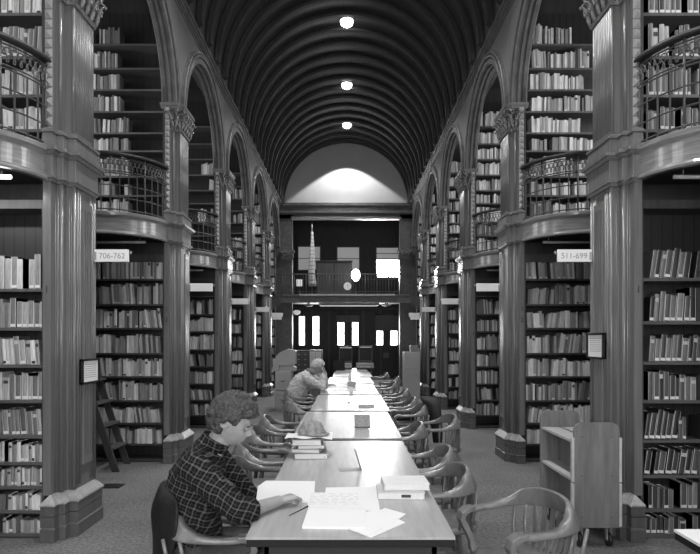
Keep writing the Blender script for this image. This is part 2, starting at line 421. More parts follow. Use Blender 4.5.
# ---------------------------------------------------------------- curved gallery balconies
def gal_path(s, n, umax=4.99, steps=30, d=0.0):
    """plan curve of the balcony front before pier n; d moves it outwards (towards the viewer / nave)"""
    pts = []
    for k in range(steps + 1):
        a = PI / 2 * k / steps
        pts.append((X(s, 3.06 - (.74 + d) * math.cos(a)), PY[n] - .06 - (.70 + d) * math.sin(a)))
    for u in (3.5, 3.9, 4.4, umax): pts.append((X(s, u), PY[n] - .76 - d))
    return pts
def make_gallery(s, n):
    DUG[0] = .045 if n == 1 else 0.0
    t = empty('gallery_balcony', (X(s, 3.3), PY[n] - .2, 2.86)); off = t.location
    nv = 26 if n <= 2 else 18
    outs = gal_path(s, n)
    def norm(p, i):
        a = Vector(p[min(i + 1, len(p) - 1)]) - Vector(p[max(i - 1, 0)]); nx = Vector((a.y, -a.x)).normalized()
        c = Vector((X(s, 3.5), PY[n] + .1)); 
        return nx if (Vector(p[i]) - c).dot(nx) > 0 else -nx
    b = MB(); prof = [(-.02, 2.87), (.03, 2.87), (.035, 2.885), (.025, 2.905), (.012, 2.915), (.012, 3.06), (.02, 3.075), (.045, 3.095), (.05, 3.125), (.03, 3.14), (-.05, 3.14), (-.05, 2.9)]
    rg = []
    for i, p in enumerate(outs):
        nn = norm(outs, i); rg.append([(p[0] + nn.x * d, p[1] + nn.y * d, z) for d, z in prof])
    b.rings(rg, 0, True, False)
    o = b.build('fascia', M['fascia'], t, 0, off)
    for f in o.data.polygons: f.use_smooth = False
    # deck
    b = MB(); poly = [(p[0], p[1]) for p in outs] + [(X(s, 4.99), PY[n] + .2), (X(s, 2.352), PY[n] + .2)]
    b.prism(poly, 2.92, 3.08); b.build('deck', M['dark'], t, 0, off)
    # hand rail
    b = MB(); rg = []
    for i, p in enumerate(outs):
        nn = norm(outs, i); rg.append([(p[0] + nn.x * d, p[1] + nn.y * d, z) for d, z in ((-.03, 3.815), (.03, 3.815), (.036, 3.83), (.03, 3.85), (-.03, 3.85))])
    b.rings(rg, 0, True, False); b.build('hand_rail', M['rail'], t, 0, off)
    # iron work: level bars, uprights
    b = MB()
    for z in (3.785, 3.63, 3.605, 3.46, 3.31, 3.17): b.tube([(p[0], p[1], z) for p in outs], .0075, 4, smooth=False)
    b.build('rail_bar', M['iron'], t, 0, off)
    dense = gal_path(s, n, 4.99, 40); L = [0]
    for i in range(1, len(dense)): L.append(L[-1] + (Vector(dense[i]) - Vector(dense[i - 1])).length)
    def at(d):
        for i in range(1, len(L)):
            if L[i] >= d:
                q = (d - L[i - 1]) / (L[i] - L[i - 1]); a, c = Vector(dense[i - 1]), Vector(dense[i]); p = a.lerp(c, q); tt = (c - a).normalized(); return p, tt
        return Vector(dense[-1]), Vector((s, 0))
    d = .03; k = 0
    up = MB(); sc = MB(); lim = 2.0
    while d < lim:
        p, tt = at(d); big = (k % 4 == 0)
        r = .010 if big else .0075
        if big:
            u1 = MB(); u1.tube([(p.x, p.y, 3.13), (p.x, p.y, 3.82)], r, 6); u1.ball((p.x, p.y, 3.17), .02, 6); u1.ball((p.x, p.y, 3.62), .018, 6)
            u1.build('baluster', M['iron'], t, 0, off)
        else:
            up.tube([(p.x, p.y, 3.13), (p.x, p.y, 3.61)], r, 4, smooth=False)
        d += .104; k += 1
    # frieze: one running scroll that loops back on itself, and its echo below
    for ph, zc in ((0, 3.735), (PI, 3.685)):
        pts = []; q = 0
        while q < (440 if n <= 2 else 260):
            st = (lim / (440 if n <= 2 else 260)); th = q * st / .052 * 2 * PI
            pc, tc = at(max(.005, .03 + q * st + .020 * math.sin(th + ph))); pts.append((pc.x, pc.y, zc + .030 * math.cos(th + ph))); q += 1
        sc.tube(pts, .0055, 4, smooth=False)
    up.build('rail_spindles', M['iron'], t, 0, off); sc.build('frieze_scrollwork', M['iron'], t, 0, off)
    return t
gal = {}
for s in (-1, 1):
    for n in range(1, 6):
        g = make_gallery(s, n); gal[s, n] = g
        nm = {1: 'nearest', 2: 'second', 3: 'third', 4: 'fourth', 5: 'fifth', 6: 'farthest'}[n]
        tag(g, f'curved {SIDE[s]} gallery balcony with iron railing, {nm} from the viewer', 'balcony', 'curved gallery balconies on the ' + SIDE[s])

# ---------------------------------------------------------------- bookcases
DUG[0] = 0.0
LOW1L = [2.014, 1.70, 1.40, 1.115, .83, .615, .42, .225, .04]
LOW1R = [2.10, 1.75, 1.424, 1.113, .795, .510, .235, .03]
LOW = [2.40, 2.07, 1.76, 1.43, 1.125, .81, .515, .24, .04]
UPP = [5.48, 5.165, 4.885, 4.60, 4.32, 4.085, 3.75, 3.50, 3.22]
UP1 = [5.48, 5.165, 4.885, 4.60, 4.24, 3.89, 3.58, 3.30]
cases = []
def make_case(s, n, upper):
    DUG[0] = .045 if n == 1 else 0.0
    yf = PY[n] - .045
    if upper: shelves = UP1 if n == 1 else UPP; zb, zt = 3.08, 6.0
    else: shelves = (LOW1L if s < 0 else LOW1R) if n == 1 else LOW; zb, zt = 0, 2.72
    umax = 3.52 if n == 1 else 4.2
    t = empty('bookcase', (X(s, (2.5 + umax) / 2), PY[n] + .1, zb)); off = t.location
    u0 = 2.352
    b = MB(); b.box(X(s, u0), X(s, u0 + .022), yf - .01, yf + .26, zb, zt); b.build('side_panel', M['case'], t, 0, off)
    b = MB(); b.box(X(s, umax), X(s, umax + .022), yf - .01, yf + .26, zb, zt); b.build('side_panel', M['case'], t, 0, off)
    b = MB(); b.box(X(s, u0 + .022), X(s, umax), yf + .235, yf + .255, zb, zt); b.build('back_panel', M['backboards'], t, 0, off)
    if not upper:
        b = MB(); b.box(X(s, u0 + .022), X(s, umax), yf, yf + .235, 2.62 if n > 1 else 2.66, 2.72 if n > 1 else 2.73); b.build('top_rail', M['case'], t, 0, off)
        b = MB(); b.box(X(s, u0 + .022), X(s, umax), yf + .01, yf + .03, 0, .022); b.build('kick_board', M['case'], t, 0, off)
    for z in shelves:
        b = MB(); b.box(X(s, u0 + .022), X(s, umax), yf + .002, yf + .235, z - .024, z); b.build('shelf', M['caseedge'] if (upper or n == 1) else M['case'], t, 0, off)
    nm = {1: 'nearest', 2: 'second', 3: 'third', 4: 'fourth', 5: 'fifth', 6: 'farthest'}[n]
    tag(t, f'dark oak {"upper gallery" if upper else "floor level"} bookcase of the {nm} {SIDE[s]} alcove', 'bookcase', 'built in oak bookcases')
    cases.append((s, n, upper, shelves, yf, umax))
for s in (-1, 1):
    for n in range(1, 7):
        make_case(s, n, False); make_case(s, n, True)

DUG[0] = 0.0
# book filling -> list of dicts, then the 300 biggest in view become objects of their own
tones = [.018, .04, .08, .14, .22, .34, .5, .7]
BM = [mat('book cloth %d' % i, t * .9, .55, .25, (90, 90, 9)) for i, t in enumerate(tones)]
TN = ['near black', 'very dark', 'dark grey', 'mid grey', 'grey', 'light grey', 'pale', 'almost white']
M['slabel'] = mat('paper spine label', .6, .7)
rnd = random.Random(21)
books = []
for s, n, upper, shelves, yf, umax in cases:
    for k, z in enumerate(shelves):
        gap = (shelves[k - 1] - z - .03) if k else (.32 if not upper else .31)
        umaxf = 3.0 if n == 1 else 3.36 if n == 2 else 3.4 if n == 3 else 3.15
        fill = 1.0; skip = .0
        if upper:
            if s < 0:
                fill = {1: 1.0, 2: .62}.get(n, [.0, .0, .28, .0, .30, .0, .4, .2, .5][k % 9])
                if n == 3: fill = [0, 0, 0, .22, .12, 0, .3, 0, 0][k]
                if n == 2 and k == 0: gap = .27
                if n >= 5: fill = .8
            if k == 0 and n == 1: pass
        else:
            if k == 0 and (n == 3 or n > 3) : fill = 0
            if n >= 2 and k == len(shelves) - 1: fill = 0
            if n == 3 and s < 0 and k in (0,): fill = 0
        u = 2.38; uend = 2.38 + (umaxf - 2.38) * fill
        if upper and s < 0 and n == 2:            # books stand at the outer end, next to the open space
            u = 2.95 if k < 4 else 2.82; uend = 3.38
        if upper and s > 0 and n == 2: u = 2.44; uend = {0: 2.98, 1: 3.2, 2: 3.14, 3: 3.3, 4: 3.1, 5: 3.25}.get(k, 3.42)
        light = 0  # tone shift
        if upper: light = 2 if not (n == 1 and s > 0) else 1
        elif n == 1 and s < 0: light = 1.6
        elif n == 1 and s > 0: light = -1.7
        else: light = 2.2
        idx = 0; lean = 0; run = 0
        while u < uend - .02:
            if run <= 0:
                lean = rnd.choice([0, 0, 0, .0, .07, -.07, .14]) if not upper else rnd.choice([0, 0, 0, 0, .03, -.05]); run = rnd.randint(4, 11)
                h0 = rnd.uniform(.68, .86)
                if n == 1 and s < 0 and not upper and k < 4: h0 = rnd.uniform(.78, .86)
                g = (.02 if n > 1 or s < 0 else .05) if rnd.random() < .6 else 0; u += g + abs(lean) * .08
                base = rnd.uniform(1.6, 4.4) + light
            run -= 1
            w = rnd.uniform(.018, .042) if not (n == 1) else rnd.uniform(.026, .056)
            if n == 1 and not upper and s < 0 and k >= 5: w = rnd.uniform(.02, .034)
            h = min(gap * .93, gap * h0 * rnd.uniform(.88, 1.10)); d = min(.2, h * .75 + .01)
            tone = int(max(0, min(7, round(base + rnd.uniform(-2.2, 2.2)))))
            if not (rnd.random() < .035):
                idx += 1
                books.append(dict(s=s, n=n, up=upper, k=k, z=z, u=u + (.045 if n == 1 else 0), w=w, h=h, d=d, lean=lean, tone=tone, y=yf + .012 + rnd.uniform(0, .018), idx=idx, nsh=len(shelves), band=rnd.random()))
            u += w + .0012 + (rnd.uniform(.03, .12) if rnd.random() < .012 else 0)
            if lean: u += .0
def in_view(B):
    x = 347 + X(B['s'], B['u'] + B['w'] / 2) * F / B['y']; yb = 340 - (B['z'] - CH) * F / B['y']; yt = 340 - (B['z'] + B['h'] - CH) * F / B['y']
    if x < 1 or x > 699 or yb < 4 or yt > 552: return False
    lo, hi = {2: (96, 594), 3: (191, 500)}.get(B['n'], (0, 700))
    if B['n'] > 1 and not (lo < x < hi): return False
    return True
def bscore(B): return (B['w'] * B['h'] / B['y'] ** 2) if in_view(B) else -1
ranked = sorted(books, key=bscore, reverse=True)
single = set(id(B) for B in ranked[:298])
def book_geo(mb, B, off, mats_idx, detail):
    s = B['s']; w, h, d = B['w'], B['h'], B['d']
    T = Matrix.Translation(Vector((X(s, B['u'] + w / 2), B['y'], B['z'])) - Vector(off))
    if B['lean']:
        a = B['lean'] * s; T = T @ Matrix.Translation((math.copysign(w / 2, a) , 0, 0)) @ Matrix.Rotation(a, 4, 'Y') @ Matrix.Translation((-math.copysign(w / 2, a), 0, 0))
    if not detail:
        mb.box(-w / 2, w / 2, 0, d, .0005, h, mats_idx, T); return T
    # cover with rounded spine, page block recessed
    n = 5; pr = [(-w / 2, d)] + [(-w / 2 + w * i / n, .006 * (1 - math.sin(PI * i / n))) for i in range(n + 1)] + [(w / 2, d)]
    e = min(.003, w * .15)
    m = len(pr)
    vs = [T @ Vector((x, y, .0005)) for x, y in pr] + [T @ Vector((x, y, h)) for x, y in pr]
    mb.add(vs, [(i, i + 1, m + i + 1, m + i) for i in range(m - 1)], 0)
    mb.box(-w / 2 + e, w / 2 - e, .004, d - .004, .003, h - .005, 1, T)
    mb.add([vs[0], vs[m - 1], vs[2 * m - 1], vs[m]], [(0, 1, 2, 3)], 1)
    for x0, x1 in ((-w / 2, -w / 2 + e), (w / 2 - e, w / 2)): mb.box(x0, x1, .005, d, .0005, h, 0, T)
    return T
rest = MB()
CN = {1: 'nearest', 2: 'second', 3: 'third'}
for B in books:
    if id(B) in single:
        T0 = Vector((X(B['s'], B['u'] + B['w'] / 2), B['y'], B['z']))
        mb = MB(); T = book_geo(mb, B, T0, 0, True)
        o = mb.build('book', [BM[B['tone']], M['pages']]); o.location = T0
        thick = 'thick' if B['w'] > .043 else 'slim' if B['w'] < .028 else ''
        adj = (TN[B['tone']] + ' ' + thick).strip()
        tag(o, f"{adj} book, {ORD[B['idx']]} from pier, {ORD[B['nsh'] - B['k']]} shelf up, {CN[B['n']]} {SIDE[B['s']]} {'gallery' if B['up'] else 'floor'} bookcase".replace(' floor bookcase', ' floor-level bookcase'), 'book', f"books in the {CN[B['n']]} {SIDE[B['s']]} {'gallery' if B['up'] else 'floor level'} bookcase")
        mb = MB(); w, h = B['w'], B['h']
        q = B['band']
        if q < .8:
            zz = .008 if q < .65 else h * .72; hh = .022 if q < .65 else h * .14
            mb.box(-w * .36, w * .36, -.0012, .0035, zz, zz + hh, 0, T)
            lb = mb.build('spine_label', M['slabel'] if (q < .65 and B['tone'] < 7) else (BM[1] if B['tone'] > 4 else BM[6]), o)
    else:
        book_geo(rest, B, (0, 0, 0), B['tone'], False)
o = rest.build('library_books', BM)
tag(o, 'hundreds of smaller looking books filling the shelves further down the hall', 'books', None, 'stuff')
CLOTH = [mat('table book cloth %d' % i, g, .5, .06, (8, 8, 8)) for i, g in enumerate((.05, .16, .28, .42, .62))]
# ---------------------------------------------------------------- far end of the hall
def PX(x, y, z):      # photo point on a level plane of height z -> (X, Y)
    Y = (CH - z) * F / (y - 340.0); return (x - 347) * Y / F, Y
def at_depth(x, y, Y): return (x - 347) * Y / F, CH - (y - 340) * Y / F
b = MB()
b.box(XC - 2.6, XC - 1.86, YE, YE + .32, 0, 6.0); b.box(XC + 1.86, XC + 2.6, YE, YE + .32, 0, 6.0)
b.box(XC - 2.6, XC + 2.6, YE, YE + .32, 5.80, 6.02)
w = struct(b.build('wall_end', M['cornice']), 'screen wall at the far end with a tall opening')
b = MB(); b.box(XC - 2.35, XC + 2.35, YE + .02, YE + .2, 6.0, 8.6); b.build('lunette_plaster', M['lunette'], w)
b = MB()
for y0, z0, z1 in ((YE - .10, 5.98, 6.22), (YE - .16, 6.22, 6.28), (YE - .06, 5.93, 5.98), (YE - .13, 6.28, 6.32)): b.box(XC - 2.3, XC + 2.3, y0, YE + .03, z0, z1)
b.build('end_cornice', M['arch'], w)
b = MB(); b.box(XC - 1.9, XC + 1.9, YE - .03, YE + .1, 5.78, 5.86); b.build('end_moulding', M['trim'], w)
for s in (-1, 1):
    b = MB()
    for z0, z1, e in ((4.36, 4.42, .03), (4.42, 4.60, .05), (4.60, 4.70, .09)): b.box(X(s, 1.86 - e), X(s, 2.25), YE - .08 - e, YE, z0, z1)
    for k in range(8):
        b.ball((X(s, 1.84 + .05 * k), YE - .15, 4.52 + .05 * (k % 2)), .035, 6)
    b.build('corner_capital', M['capital'], w)
    b = MB()
    for k in range(5): b.box(X(s, 1.93 + .06 * k), X(s, 1.95 + .06 * k), YE - .012, YE, .3, 2.7)
    b.build('flutes', M['cornice'], w)
# vestibule beyond
b = MB(); b.box(-3.2, -3.0, YE + .3, YV, 0, 6.8); struct(b.build('wall_vestibule_left', M['dark']))
b = MB(); b.box(3.0, 3.2, YE + .3, YV, 0, 6.8); struct(b.build('wall_vestibule_right', M['dark']))
b = MB(); b.box(-3.2, 3.2, YE + .3, YV + .2, 6.8, 6.9); struct(b.build('ceiling_vestibule', M['dark']))
b = MB(); b.box(-3.2, 3.2, YV, YV + .2, 0, 6.8); wv = struct(b.build('wall_vestibule_back', M['dark']))
b = MB()
for k in range(9): b.box(-2.95 + .72 * k, -2.87 + .72 * k, YV - .03, YV, 0, 3.0)
b.box(-3, 3, YV - .05, YV, 2.86, 2.95); b.build('panel_rails', M['darkmid'], wv)
def window(n, x0, x1, y0, y1, m, blind=None, label=None):
    Y = YV - .01; X0, z1 = at_depth(x0, y0, Y); X1, z0 = at_depth(x1, y1, Y)
    f = MB(); e = .05
    for a in ((X0 - e, X0, z0 - e, z1 + e), (X1, X1 + e, z0 - e, z1 + e), (X0, X1, z1, z1 + e), (X0, X1, z0 - e, z0)): f.box(a[0], a[1], Y - .07, Y, a[2], a[3])
    f.box(X0, X1, Y - .035, Y, (z0 + z1) / 2 - .012, (z0 + z1) / 2 + .012)
    o = struct(f.build('window_%d' % n, M['darkmid']), label)
    p = MB(); p.box(X0, X1, Y - .02, Y - .005, z0, z1); p.build('pane', m, o)
window(1, 298.5, 320, 247, 270, M['blind'], label='upper left far window behind a blind')
window(2, 337.5, 359, 247.5, 270, M['blind'], label='upper middle far window behind a blind')
window(3, 376.5, 398, 248, 259, M['blind'], label='upper part of the far right window behind a blind')
window(4, 376.5, 398, 260, 277, M['sun'], label='far right upper window blazing with sunlight')
n = 5
for a, c, y0 in ((299.3, 304.7, 316.5), (313, 319, 316.5), (337.8, 344, 322.5), (352.3, 358.3, 322.5), (376.5, 382.8, 331), (390.5, 397, 331)):
    window(n, a, c, y0, 345, M['sky'], label='tall narrow bright window at the far end'); n += 1
# roller shades over the lower windows
for nm, x0, x1, y0, y1 in (('middle', 336.5, 359.5, 314.5, 322), ('right', 375, 399, 314.5, 330.5)):
    X0, z1 = at_depth(x0, y0, YV - .12); X1, z0 = at_depth(x1, y1, YV - .12)
    b = MB(); b.box(X0, X1, YV - .125, YV - .118, z0, z1); t = tag(b.build('roller_shade', M['shade']), f'grey roller shade half down over the {nm} pair of far windows', 'shade', 'roller shades')
    r = MB(); r.tube([(X0, YV - .12, z1), (X1, YV - .12, z1)], .03, 8); r.build('roller', M['darkmid'], t)
# balcony across the end
t = empty('end_balcony', (XC, YE, 2.86)); off = t.location
b = MB(); prof = ((19.98, 2.90, 3.06), (19.95, 3.06, 3.10), (19.92, 3.10, 3.14), (19.96, 2.86, 2.90))
for y0, z0, z1 in prof: b.box(XC - 2.18, XC + 2.18, y0, 20.05, z0, z1)
b.build('fascia', M['cornice'], t, 0, off)
b = MB(); b.box(XC - 2.18, XC + 2.18, 20.05, 22.2, 2.95, 3.10); b.build('deck', M['dark'], t, 0, off)
b = MB(); b.box(-1.6, 1.62, 19.82, 19.98, 3.09, 3.15); b.build('ledge', M['trim'], t, 0, off)
b = MB(); b.box(XC - 2.18, XC + 2.18, 19.95, 20.0, 3.82, 3.85); b.build('hand_rail', M['cornice'], t, 0, off)
for z in (3.66, 3.24):
    b = MB(); b.box(XC - 2.18, XC + 2.18, 19.965, 19.985, z - .008, z + .008); b.build('rail_bar', M['iron'], t, 0, off)
for k in range(44):
    x = XC - 2.15 + .1 * k; b = MB(); b.tube([(x, 19.975, 3.12), (x, 19.975, 3.82)], .008 if k % 4 else .016, 5); b.build('baluster', M['iron'], t, 0, off)
tag(t, 'straight balcony with iron railing across the far end of the hall', 'balcony')
# things on and under that balcony
b = MB(); X0, z1 = at_depth(316, 260.5, 20.9); X1, _ = at_depth(352, 260, 20.9)
t = empty('wooden_cabinet', ((X0 + X1) / 2, 21.1, 3.10)); off = t.location
b.box(X0, X1, 20.9, 21.4, 3.10, z1 - .04); b.build('body', M['dark'], t, .01, off)
b = MB(); b.box(X0 - .03, X1 + .03, 20.87, 21.43, z1 - .04, z1); b.build('top', M['darkmid'], t, .008, off)
for a, c in ((X0 + .04, (X0 + X1) / 2 - .02), ((X0 + X1) / 2 + .02, X1 - .04)):
    b = MB(); b.box(a, c, 20.885, 20.9, 3.2, z1 - .1); b.build('door', M['darkmid'], t, .004, off)
tag(t, 'large dark cabinet standing on the end balcony', 'cabinet')
x, z = at_depth(347.5, 286.2, 19.9)
t = empty('wall_clock', (x, 19.93, z))
b = MB(); b.rings([[(r * math.cos(2 * PI * j / 24), y, r * math.sin(2 * PI * j / 24)) for j in range(24)] for y, r in ((.0, .15), (-.04, .15), (-.05, .135), (-.035, .13))], 0, True, True); b.build('case', M['cornice'], t)
b = MB(); b.rings([[(r * math.cos(2 * PI * j / 24), y, r * math.sin(2 * PI * j / 24)) for j in range(24)] for y, r in ((-.03, .13), (-.042, .13))], 0); b.build('dial', M['white'], t)
for a, l, wd in ((.3, .07, .012), (2.7, .10, .008)):
    b = MB(); b.box(-wd / 2, wd / 2, -.047, -.044, -.01, l, 0, Matrix.Rotation(a, 4, 'Y')); b.build('hand', M['inkdark'], t)
tag(t, 'round white clock on the end balcony railing', 'clock')
x, z = at_depth(355.8, 274.5, 20.1)
t = empty('globe_lamp', (x, 20.3, 3.10))
b = MB(); b.lathe([(.07, 0), (.07, .02), (.012, .04), (.012, z - 3.1 - .2), (.04, z - 3.1 - .18)], 12); b.build('stem', M['iron'], t)
b = MB(); b.ball((0, 0, z - 3.1), .16, 14, 0, (1, 1, 1.35)); b.build('globe', M['globe'], t)
tag(t, 'glowing frosted globe lamp on the end balcony', 'lamp')
x, z = at_depth(299, 282.5, 20.2)
t = empty('lantern', (x, 20.3, 3.10))
b = MB(); b.box(-.1, .1, -.06, .06, z - 3.1 - .12, z - 3.1 + .13); b.build('lamp_shade', M['dim'], t, .02)
b = MB(); b.lathe([(.06, 0), (.06, .02), (.015, .03), (.015, z - 3.1 - .1)], 10); b.build('stem', M['iron'], t)
tag(t, 'pale square lantern at the left end of the far balcony', 'lamp')
# furled flag on a pole
x, z = at_depth(312, 228, 20.25); t = empty('furled_flag', (x, 20.25, 3.10))
b = MB(); b.tube([(0, 0, 0), (0, 0, z - 3.1)], .014, 8); b.lathe([(.12, 0), (.12, .03), (.03, .06), (.02, .1)], 12); b.build('pole', M['trim'], t)
b = MB(); b.tube([(0, 0, z - 3.1), (0, 0, z - 3.02), (0, 0, z - 2.95)], [.03, .02, .004], 8); b.build('finial', M['white'], t)
for q in range(2):
    b = MB(); rg = []; H = z - 3.1 - .12; m_ = 14
    for k in range(m_ + 1):
        q1 = k / m_; rad = .035 + .085 * q1; zz = H - q1 * (H - .35)
        rg.append([(rad * (1 + .35 * math.sin(3 * a + q1 * 7 + q * 2)) * math.cos(a) + .02 * q, -.01 + rad * .7 * (1 + .35 * math.sin(3 * a + q1 * 7)) * math.sin(a), zz) for a in [2 * PI * j / 20 for j in range(20)]])
    if q == 0: b.rings(rg, 0); b.build('cloth', M['flag'] if 'flag' in M else M['white'], t)
tag(t, 'furled striped flag on a pole with a white finial', 'flag')
# troughs and sconces under the balcony
X0, z1 = at_depth(318.5, 301, 20.0); X1, z0 = at_depth(379, 305.5, 20.0)
t = empty('ceiling_fixture', ((X0 + X1) / 2, 20.2, z1)); off = t.location
b = MB(); b.prism([(20.1, 2.86), (20.35, 2.86), (20.32, z0 + .02), (20.13, z0 + .02)], X0, X1, 'x'); b.build('housing', M['trim'], t, 0, off)
b = MB(); b.tube([(X0 + .05, 20.22, z0), (X1 - .05, 20.22, z0)], .02, 8); b.build('tube', M['dim'], t, 0, off)
tag(t, 'long pale fluorescent fixture under the end balcony', 'light')
for nm, x, y in (('left', 308.5, 303), ('right', 386.5, 302)):
    X0, z = at_depth(x, y, 20.15); t = empty('ceiling_lamp', (X0, 20.15, 2.86))
    b = MB(); b.lathe([(.05, 0), (.05, -.03), (.16, -.04), (.17, -.07), (.1, -.1), (.02, -.11)], 16); b.build('bowl', M['trim'], t)
    tag(t, f'small pale bowl lamp under the {nm} part of the end balcony', 'lamp')
x, z = at_depth(296.5, 312, 20.6)
t = empty('wall_lamp', (x, YE + .3, z)); b = MB(); b.lathe([(.03, -.10), (.12, -.05), (.13, .04), (.05, .07)], 14); b.build('lamp_shade', M['dim'], t)
b = MB(); b.box(-.02, .02, 0, .1, -.02, .02); b.build('bracket', M['iron'], t); tag(t, 'small glowing wall lamp under the far left end of the balcony', 'lamp')

# ---------------------------------------------------------------- ceiling lamps
def ceil_lamp(y, label, r=.135, m='lamp', power=0):
    z = ZS + R - .02; t = empty('ceiling_downlight', (XC + .03, y, z))
    b = MB(); b.lathe([(r, -.005), (r, -.05), (r * .93, -.10), (r * .6, -.135), (.01, -.145)], 24); b.build('diffuser', M[m], t)
    b = MB(); b.rings([[(rr * math.cos(2 * PI * j / 24), rr * math.sin(2 * PI * j / 24), zz) for j in range(24)] for rr, zz in ((r, .0), (r * 1.22, .0), (r * 1.22, -.03), (r, -.03))], 0, False, True, True); b.build('trim_ring', M['iron'], t)
    tag(t, label, 'light')
    if power:
        l = bpy.data.lights.new('downlight', 'SPOT'); l.energy = power; l.spot_size = math.radians(100); l.spot_blend = .25; l.shadow_soft_size = .12
        o = bpy.data.objects.new('downlight', l); COL.objects.link(o); o.location = (XC + .03, y, z - .20)
PW = 560
ceil_lamp(12.5, 'round lit downlight in the vault, nearest of the three visible', power=PW)
ceil_lamp(15.6, 'round lit downlight in the vault, middle of the three visible', power=PW)
ceil_lamp(18.5, 'round lit downlight in the vault, nearest the lunette', power=260)
l = bpy.data.lights.new('lunette_wash', 'SPOT'); l.energy = 400; l.spot_size = math.radians(103); l.spot_blend = .14; l.shadow_soft_size = .03
o = bpy.data.objects.new('lunette_wash', l); COL.objects.link(o); o.location = (XC + .02, YE - .92, ZS + R - .10)
for y in (14.1, 17.2):
    z = ZS + R - .02; t = empty('smoke_detector', (XC + .05, y, z)); b = MB(); b.lathe([(.06, 0), (.06, -.03), (.03, -.04)], 14); b.build('cover', M['darkmid'], t)
    tag(t, 'small dim round detector between the ' + ('nearest and middle' if y < 15 else 'middle and farthest') + ' vault lamps', 'detector')
for y in (0.4, 3.5, 6.65, 9.8):
    l = bpy.data.lights.new('downlight', 'SPOT'); l.energy = PW; l.spot_size = math.radians(100); l.spot_blend = .3; l.shadow_soft_size = .12
    o = bpy.data.objects.new('downlight', l); COL.objects.link(o); o.location = (XC, y, ZS + R - .06)

# ---------------------------------------------------------------- reading tables
TZ = .76
def make_table(x0, x1, y0, y1, label, z=TZ, group='pale reading tables in one long row', m='table'):
    cx, cy = (x0 + x1) / 2, (y0 + y1) / 2; t = empty('reading_table', (cx, cy, 0)); hw, hl = (x1 - x0) / 2, (y1 - y0) / 2
    b = MB(); b.box(-hw, hw, -hl, hl, z - .012, z); b.build('tabletop', M[m], t)
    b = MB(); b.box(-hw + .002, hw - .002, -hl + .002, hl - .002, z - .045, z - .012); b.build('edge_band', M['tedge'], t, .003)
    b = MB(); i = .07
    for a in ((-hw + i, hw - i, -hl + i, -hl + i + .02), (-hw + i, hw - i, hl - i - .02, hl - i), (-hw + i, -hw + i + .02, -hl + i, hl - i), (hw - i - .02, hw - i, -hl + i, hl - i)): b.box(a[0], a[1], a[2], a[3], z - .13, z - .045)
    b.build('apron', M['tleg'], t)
    for sx in (-1, 1):
        for sy in (-1, 1):
            b = MB(); lx, ly = sx * (hw - .10), sy * (hl - .12); b.frust(lx - .025, lx + .025, ly - .025, ly + .025, 0, z - .045, .0, .012); b.build('leg', M['tleg'], t, .004)
    tag(t, label, 'table', group); return t
TB = [(-.432, .462, 2.516, 4.92), (-.475, .475, 5.05, 6.90), (-.44, .512, 7.03, 9.0), (-.42, .50, 9.15, 11.2), (-.385, .52, 11.38, 13.3), (-.33, .58, 13.54, 15.5), (-.30, .56, 15.72, 17.6)]
TL = ['nearest pale reading table, covered with notes and books', 'second reading table, carrying a small propped book', 'third reading table, with one dark book near its far end', 'fourth reading table, where the grey jumper reader sits', 'fifth reading table in the row, bare top', 'sixth reading table in the row, bare top', 'last reading table of the row, nearest the far windows']
for a, l in zip(TB, TL): make_table(*a, l)
make_table(1.452, 2.12, 1.3, 2.62, 'white topped table whose corner shows at the lower right edge', group=None, m='white')

